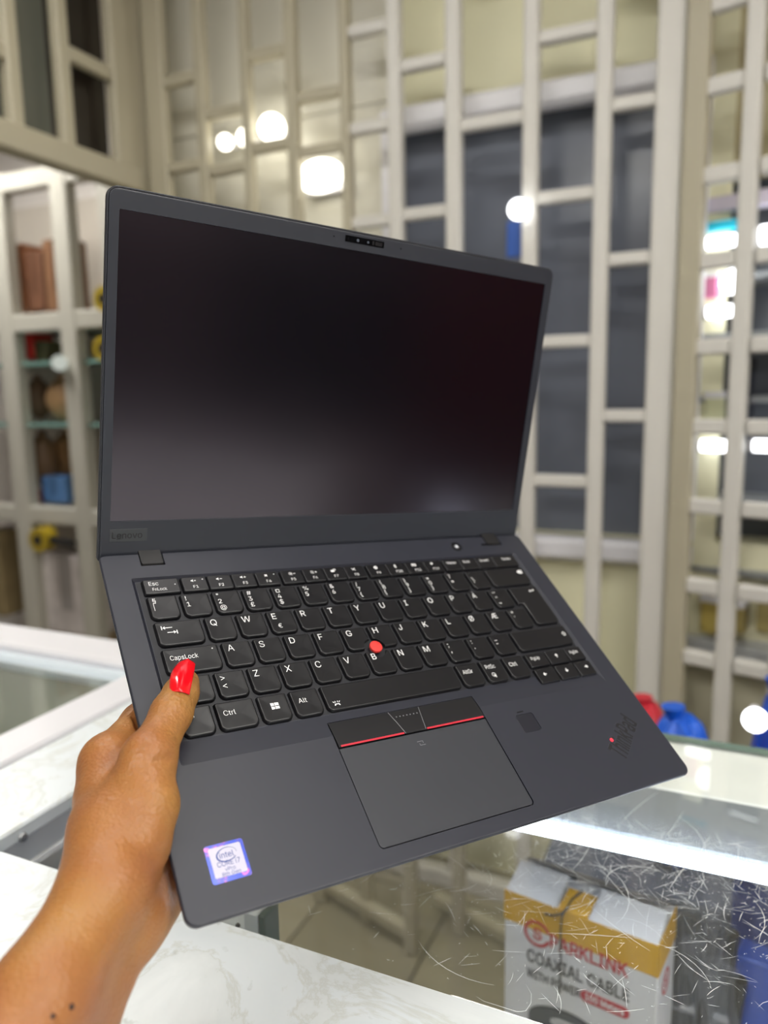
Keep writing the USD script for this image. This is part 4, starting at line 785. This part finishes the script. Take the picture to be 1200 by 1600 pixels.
def surface_net(D, o, s):
    """iso surface D = 0 of a grid with origin o and spacing s"""
    n = np.array(D.shape); C = D < 0; cell = tuple(n - 1); cs_ = [np.s_[0:-1], np.s_[1:]]
    cnt = np.zeros(cell); acc = np.zeros(cell + (3,)); cor = [(i, j, k) for i in (0, 1) for j in (0, 1) for k in (0, 1)]
    g = lambda A, c: A[cs_[c[0]], cs_[c[1]], cs_[c[2]]]
    for a in cor:
        for ax in range(3):
            if a[ax] == 0:
                b = list(a); b[ax] = 1; A, B = g(D, a), g(D, tuple(b)); m_ = (A < 0) != (B < 0); t = np.where(m_, A / np.where(m_, A - B, 1), 0)
                cnt += m_; P = np.zeros(cell + (3,)); 
                for q in range(3): P[..., q] = a[q]
                P[..., ax] = t; acc += P * m_[..., None]
    on = cnt > 0; idx = -np.ones(cell, int); idx[on] = np.arange(on.sum()); base = np.argwhere(on)
    V = (base + acc[on] / cnt[on][:, None]) * s + o; F = []
    for ax in range(3):
        u, v = (ax + 1) % 3, (ax + 2) % 3; lo = [slice(None)] * 3; hi = [slice(None)] * 3; lo[ax] = slice(0, -1); hi[ax] = slice(1, None)
        A, B = C[tuple(lo)], C[tuple(hi)]
        for sgn, m_ in ((1, A & ~B), (-1, ~A & B)):
            e = np.argwhere(m_); ok = (e[:, u] > 0) & (e[:, v] > 0) & (e[:, u] < cell[u]) & (e[:, v] < cell[v]); e = e[ok]
            def I(du, dv): w = e.copy(); w[:, u] -= du; w[:, v] -= dv; return idx[w[:, 0], w[:, 1], w[:, 2]]
            a, b, c, d = I(1, 1), I(0, 1), I(0, 0), I(1, 0); q = np.stack([a, b, c, d], 1) if sgn > 0 else np.stack([a, d, c, b], 1)
            F += [q[:, [0, 1, 2]], q[:, [0, 2, 3]]]
    return V, np.vstack(F)
pts = np.array([p for p, r in J.values()]); rad = np.array([r for p, r in J.values()]); res = 1.6
lo, hi = (pts - rad[:, None]).min(0) - 4, (pts + rad[:, None]).max(0) + 4; hi = np.minimum(hi, [130, 160, 60])
gx = [np.arange(lo[k], hi[k], res, dtype=np.float32) for k in range(3)]; Pg = np.stack(np.meshgrid(*gx, indexing='ij'), -1)
dist = None
for names, k in CHAINS:
    part = None
    for a, b in zip(names[:-1], names[1:]):
        c_ = capsule(Pg, J[a][0], J[b][0], J[a][1], J[b][1]); part = c_ if part is None else sminv(part, c_, 5.0)
    dist = part if dist is None else sminv(dist, part, k)
for a, b, r, k in CREASES:                                     # skin folds pressed into the surface
    c_ = capsule(Pg, a, b, r, r); dist = -sminv(-dist, c_, k)
# the flesh gives way to the laptop it holds
bxd = np.maximum.reduce([-.1 - Pg[..., 0], -.1 - Pg[..., 1], Pg[..., 2] - .75, -10.4 - Pg[..., 2] + 0 * Pg[..., 0]])
edge = np.maximum(bxd, -(Pg[..., 0] + Pg[..., 2] * .55 - (-.2)) * .0 + bxd)
dist = np.maximum(dist, -(edge - .15))
HV, HF = surface_net(dist, lo, res)
hm = trimesh.Trimesh(HV, HF, process=False); hm = max(hm.split(only_watertight=False), key=lambda q: len(q.faces))
trimesh.smoothing.filter_taubin(hm, .5, .52, 12)
# knuckle wrinkles across the thumb joint and fine unevenness
v = hm.vertices.copy(); nrm = hm.vertex_normals; ip, mcp = np.array(J['thumb_ip'][0]), np.array(J['thumb_mcp'][0]); ax_ = (ip - mcp) / np.linalg.norm(ip - mcp)
s_ = (v - ip) @ ax_; rr_ = np.linalg.norm((v - ip) - s_[:, None] * ax_, axis=1); wgt = np.exp(-(s_ / 6.5) ** 2) * (rr_ < 16) * np.clip(nrm[:, 2] * 1.2 - nrm[:, 0] * .5, 0, 1)
wob = meshkit.noise(v * .25, 3) * 2.2
disp = -.6 * wgt * np.maximum(0, np.sin(s_ * 1.75 + wob * 2)) ** 3 + .7 * (meshkit.fbm(v / 26.0, 3, 5) - .5)
hm.vertices = v + nrm * disp[:, None]
toW = lambda P: (np.asarray(P) * mm) @ LAPR.T + LAPT
PE = Thing('person', 'bare forearm and hand with a long red thumbnail gripping the laptop edge', 'person', toW(J['wrist_thumb_side'][0]))
PE.part('arm', trimesh.Trimesh(toW(hm.vertices), hm.faces, process=False), SKIN, smooth=True, label='brown skinned forearm, palm, thumb and fingers')
# thumbnail: a long curved blade of lacquer
NB, NT, NA, NN = [np.array(q) for q in NAILF]       # base middle, tip middle, across, outward
ns, nw = 22, 15; top = np.zeros((ns, nw, 3))
for i in range(ns):
    s = i / (ns - 1); hw = NW * (.86 + .14 * math.sin(min(1, s * 2) * math.pi / 2)) * (1 - max(0, s - .45) ** 1.6 * .75) * (1.0 if s < .93 else math.sqrt(max(0.02, 1 - ((s - .93) / .07) ** 2)))
    for j in range(nw):
        w = -1 + 2 * j / (nw - 1); back = -1.5 * (1 - w * w) * (1 - s) ** 6
        top[i, j] = NB + (NT - NB) * s + back * (NT - NB) / np.linalg.norm(NT - NB) + NA * (hw * w + .9 * math.sin(s * math.pi) * NBEND) + NN * (1.9 * math.sin(math.pi * min(1, s * .9 + .1)) * .7 - 2.6 * w * w * (1 - .35 * s))
def sheet(a, b):
    n_, m_ = a.shape[:2]; V_ = np.vstack([a.reshape(-1, 3), b.reshape(-1, 3)]); F_ = []; o = n_ * m_
    for i in range(n_ - 1):
        for j in range(m_ - 1):
            p, q, r, s = i * m_ + j, i * m_ + j + 1, (i + 1) * m_ + j + 1, (i + 1) * m_ + j; F_ += [(p, q, r), (p, r, s), (o + p, o + r, o + q), (o + p, o + s, o + r)]
    rim = [i * m_ for i in range(n_)] + [(n_ - 1) * m_ + j for j in range(1, m_)] + [i * m_ + m_ - 1 for i in range(n_ - 2, -1, -1)] + [j for j in range(m_ - 2, 0, -1)]
    for a_, b_ in zip(rim, rim[1:] + rim[:1]): F_ += [(a_, b_, o + b_), (a_, o + b_, o + a_)]
    t = trimesh.Trimesh(V_, F_, process=False)
    if t.volume < 0: t.invert()
    return t
nl = sheet(top, top - NN * .7)
PE.part('thumb_nail', trimesh.Trimesh(toW(nl.vertices), nl.faces, process=False), NAIL, smooth=50, label='long glossy red nail on the thumb')
# moles sit on the surface where the forearm shows them
hw_ = trimesh.Trimesh(toW(hm.vertices), hm.faces, process=False)
for px, py, r in ((113, 1569, .0012), (83, 1587, .001)):
    d = M @ np.array([(px - 600) / 1200, (py - 800) / 1200, 1.0]); d /= np.linalg.norm(d)
    q = hw_.vertices - CAM; t_ = q @ d; off = np.linalg.norm(q - t_[:, None] * d, axis=1); c_ = np.where(off < .003)[0]
    if len(c_):
        c_ = c_[(hw_.vertex_normals[c_] @ d) < -.2]; i = c_[np.argmin(off[c_] + .05 * (t_[c_] - t_[c_].min()))]; s = trimesh.creation.icosphere(2, r); PE.part('mole', xf(s, np.eye(3) * 1.0, hw_.vertices[i] - hw_.vertex_normals[i] * r * .45), MOLE, smooth=True)
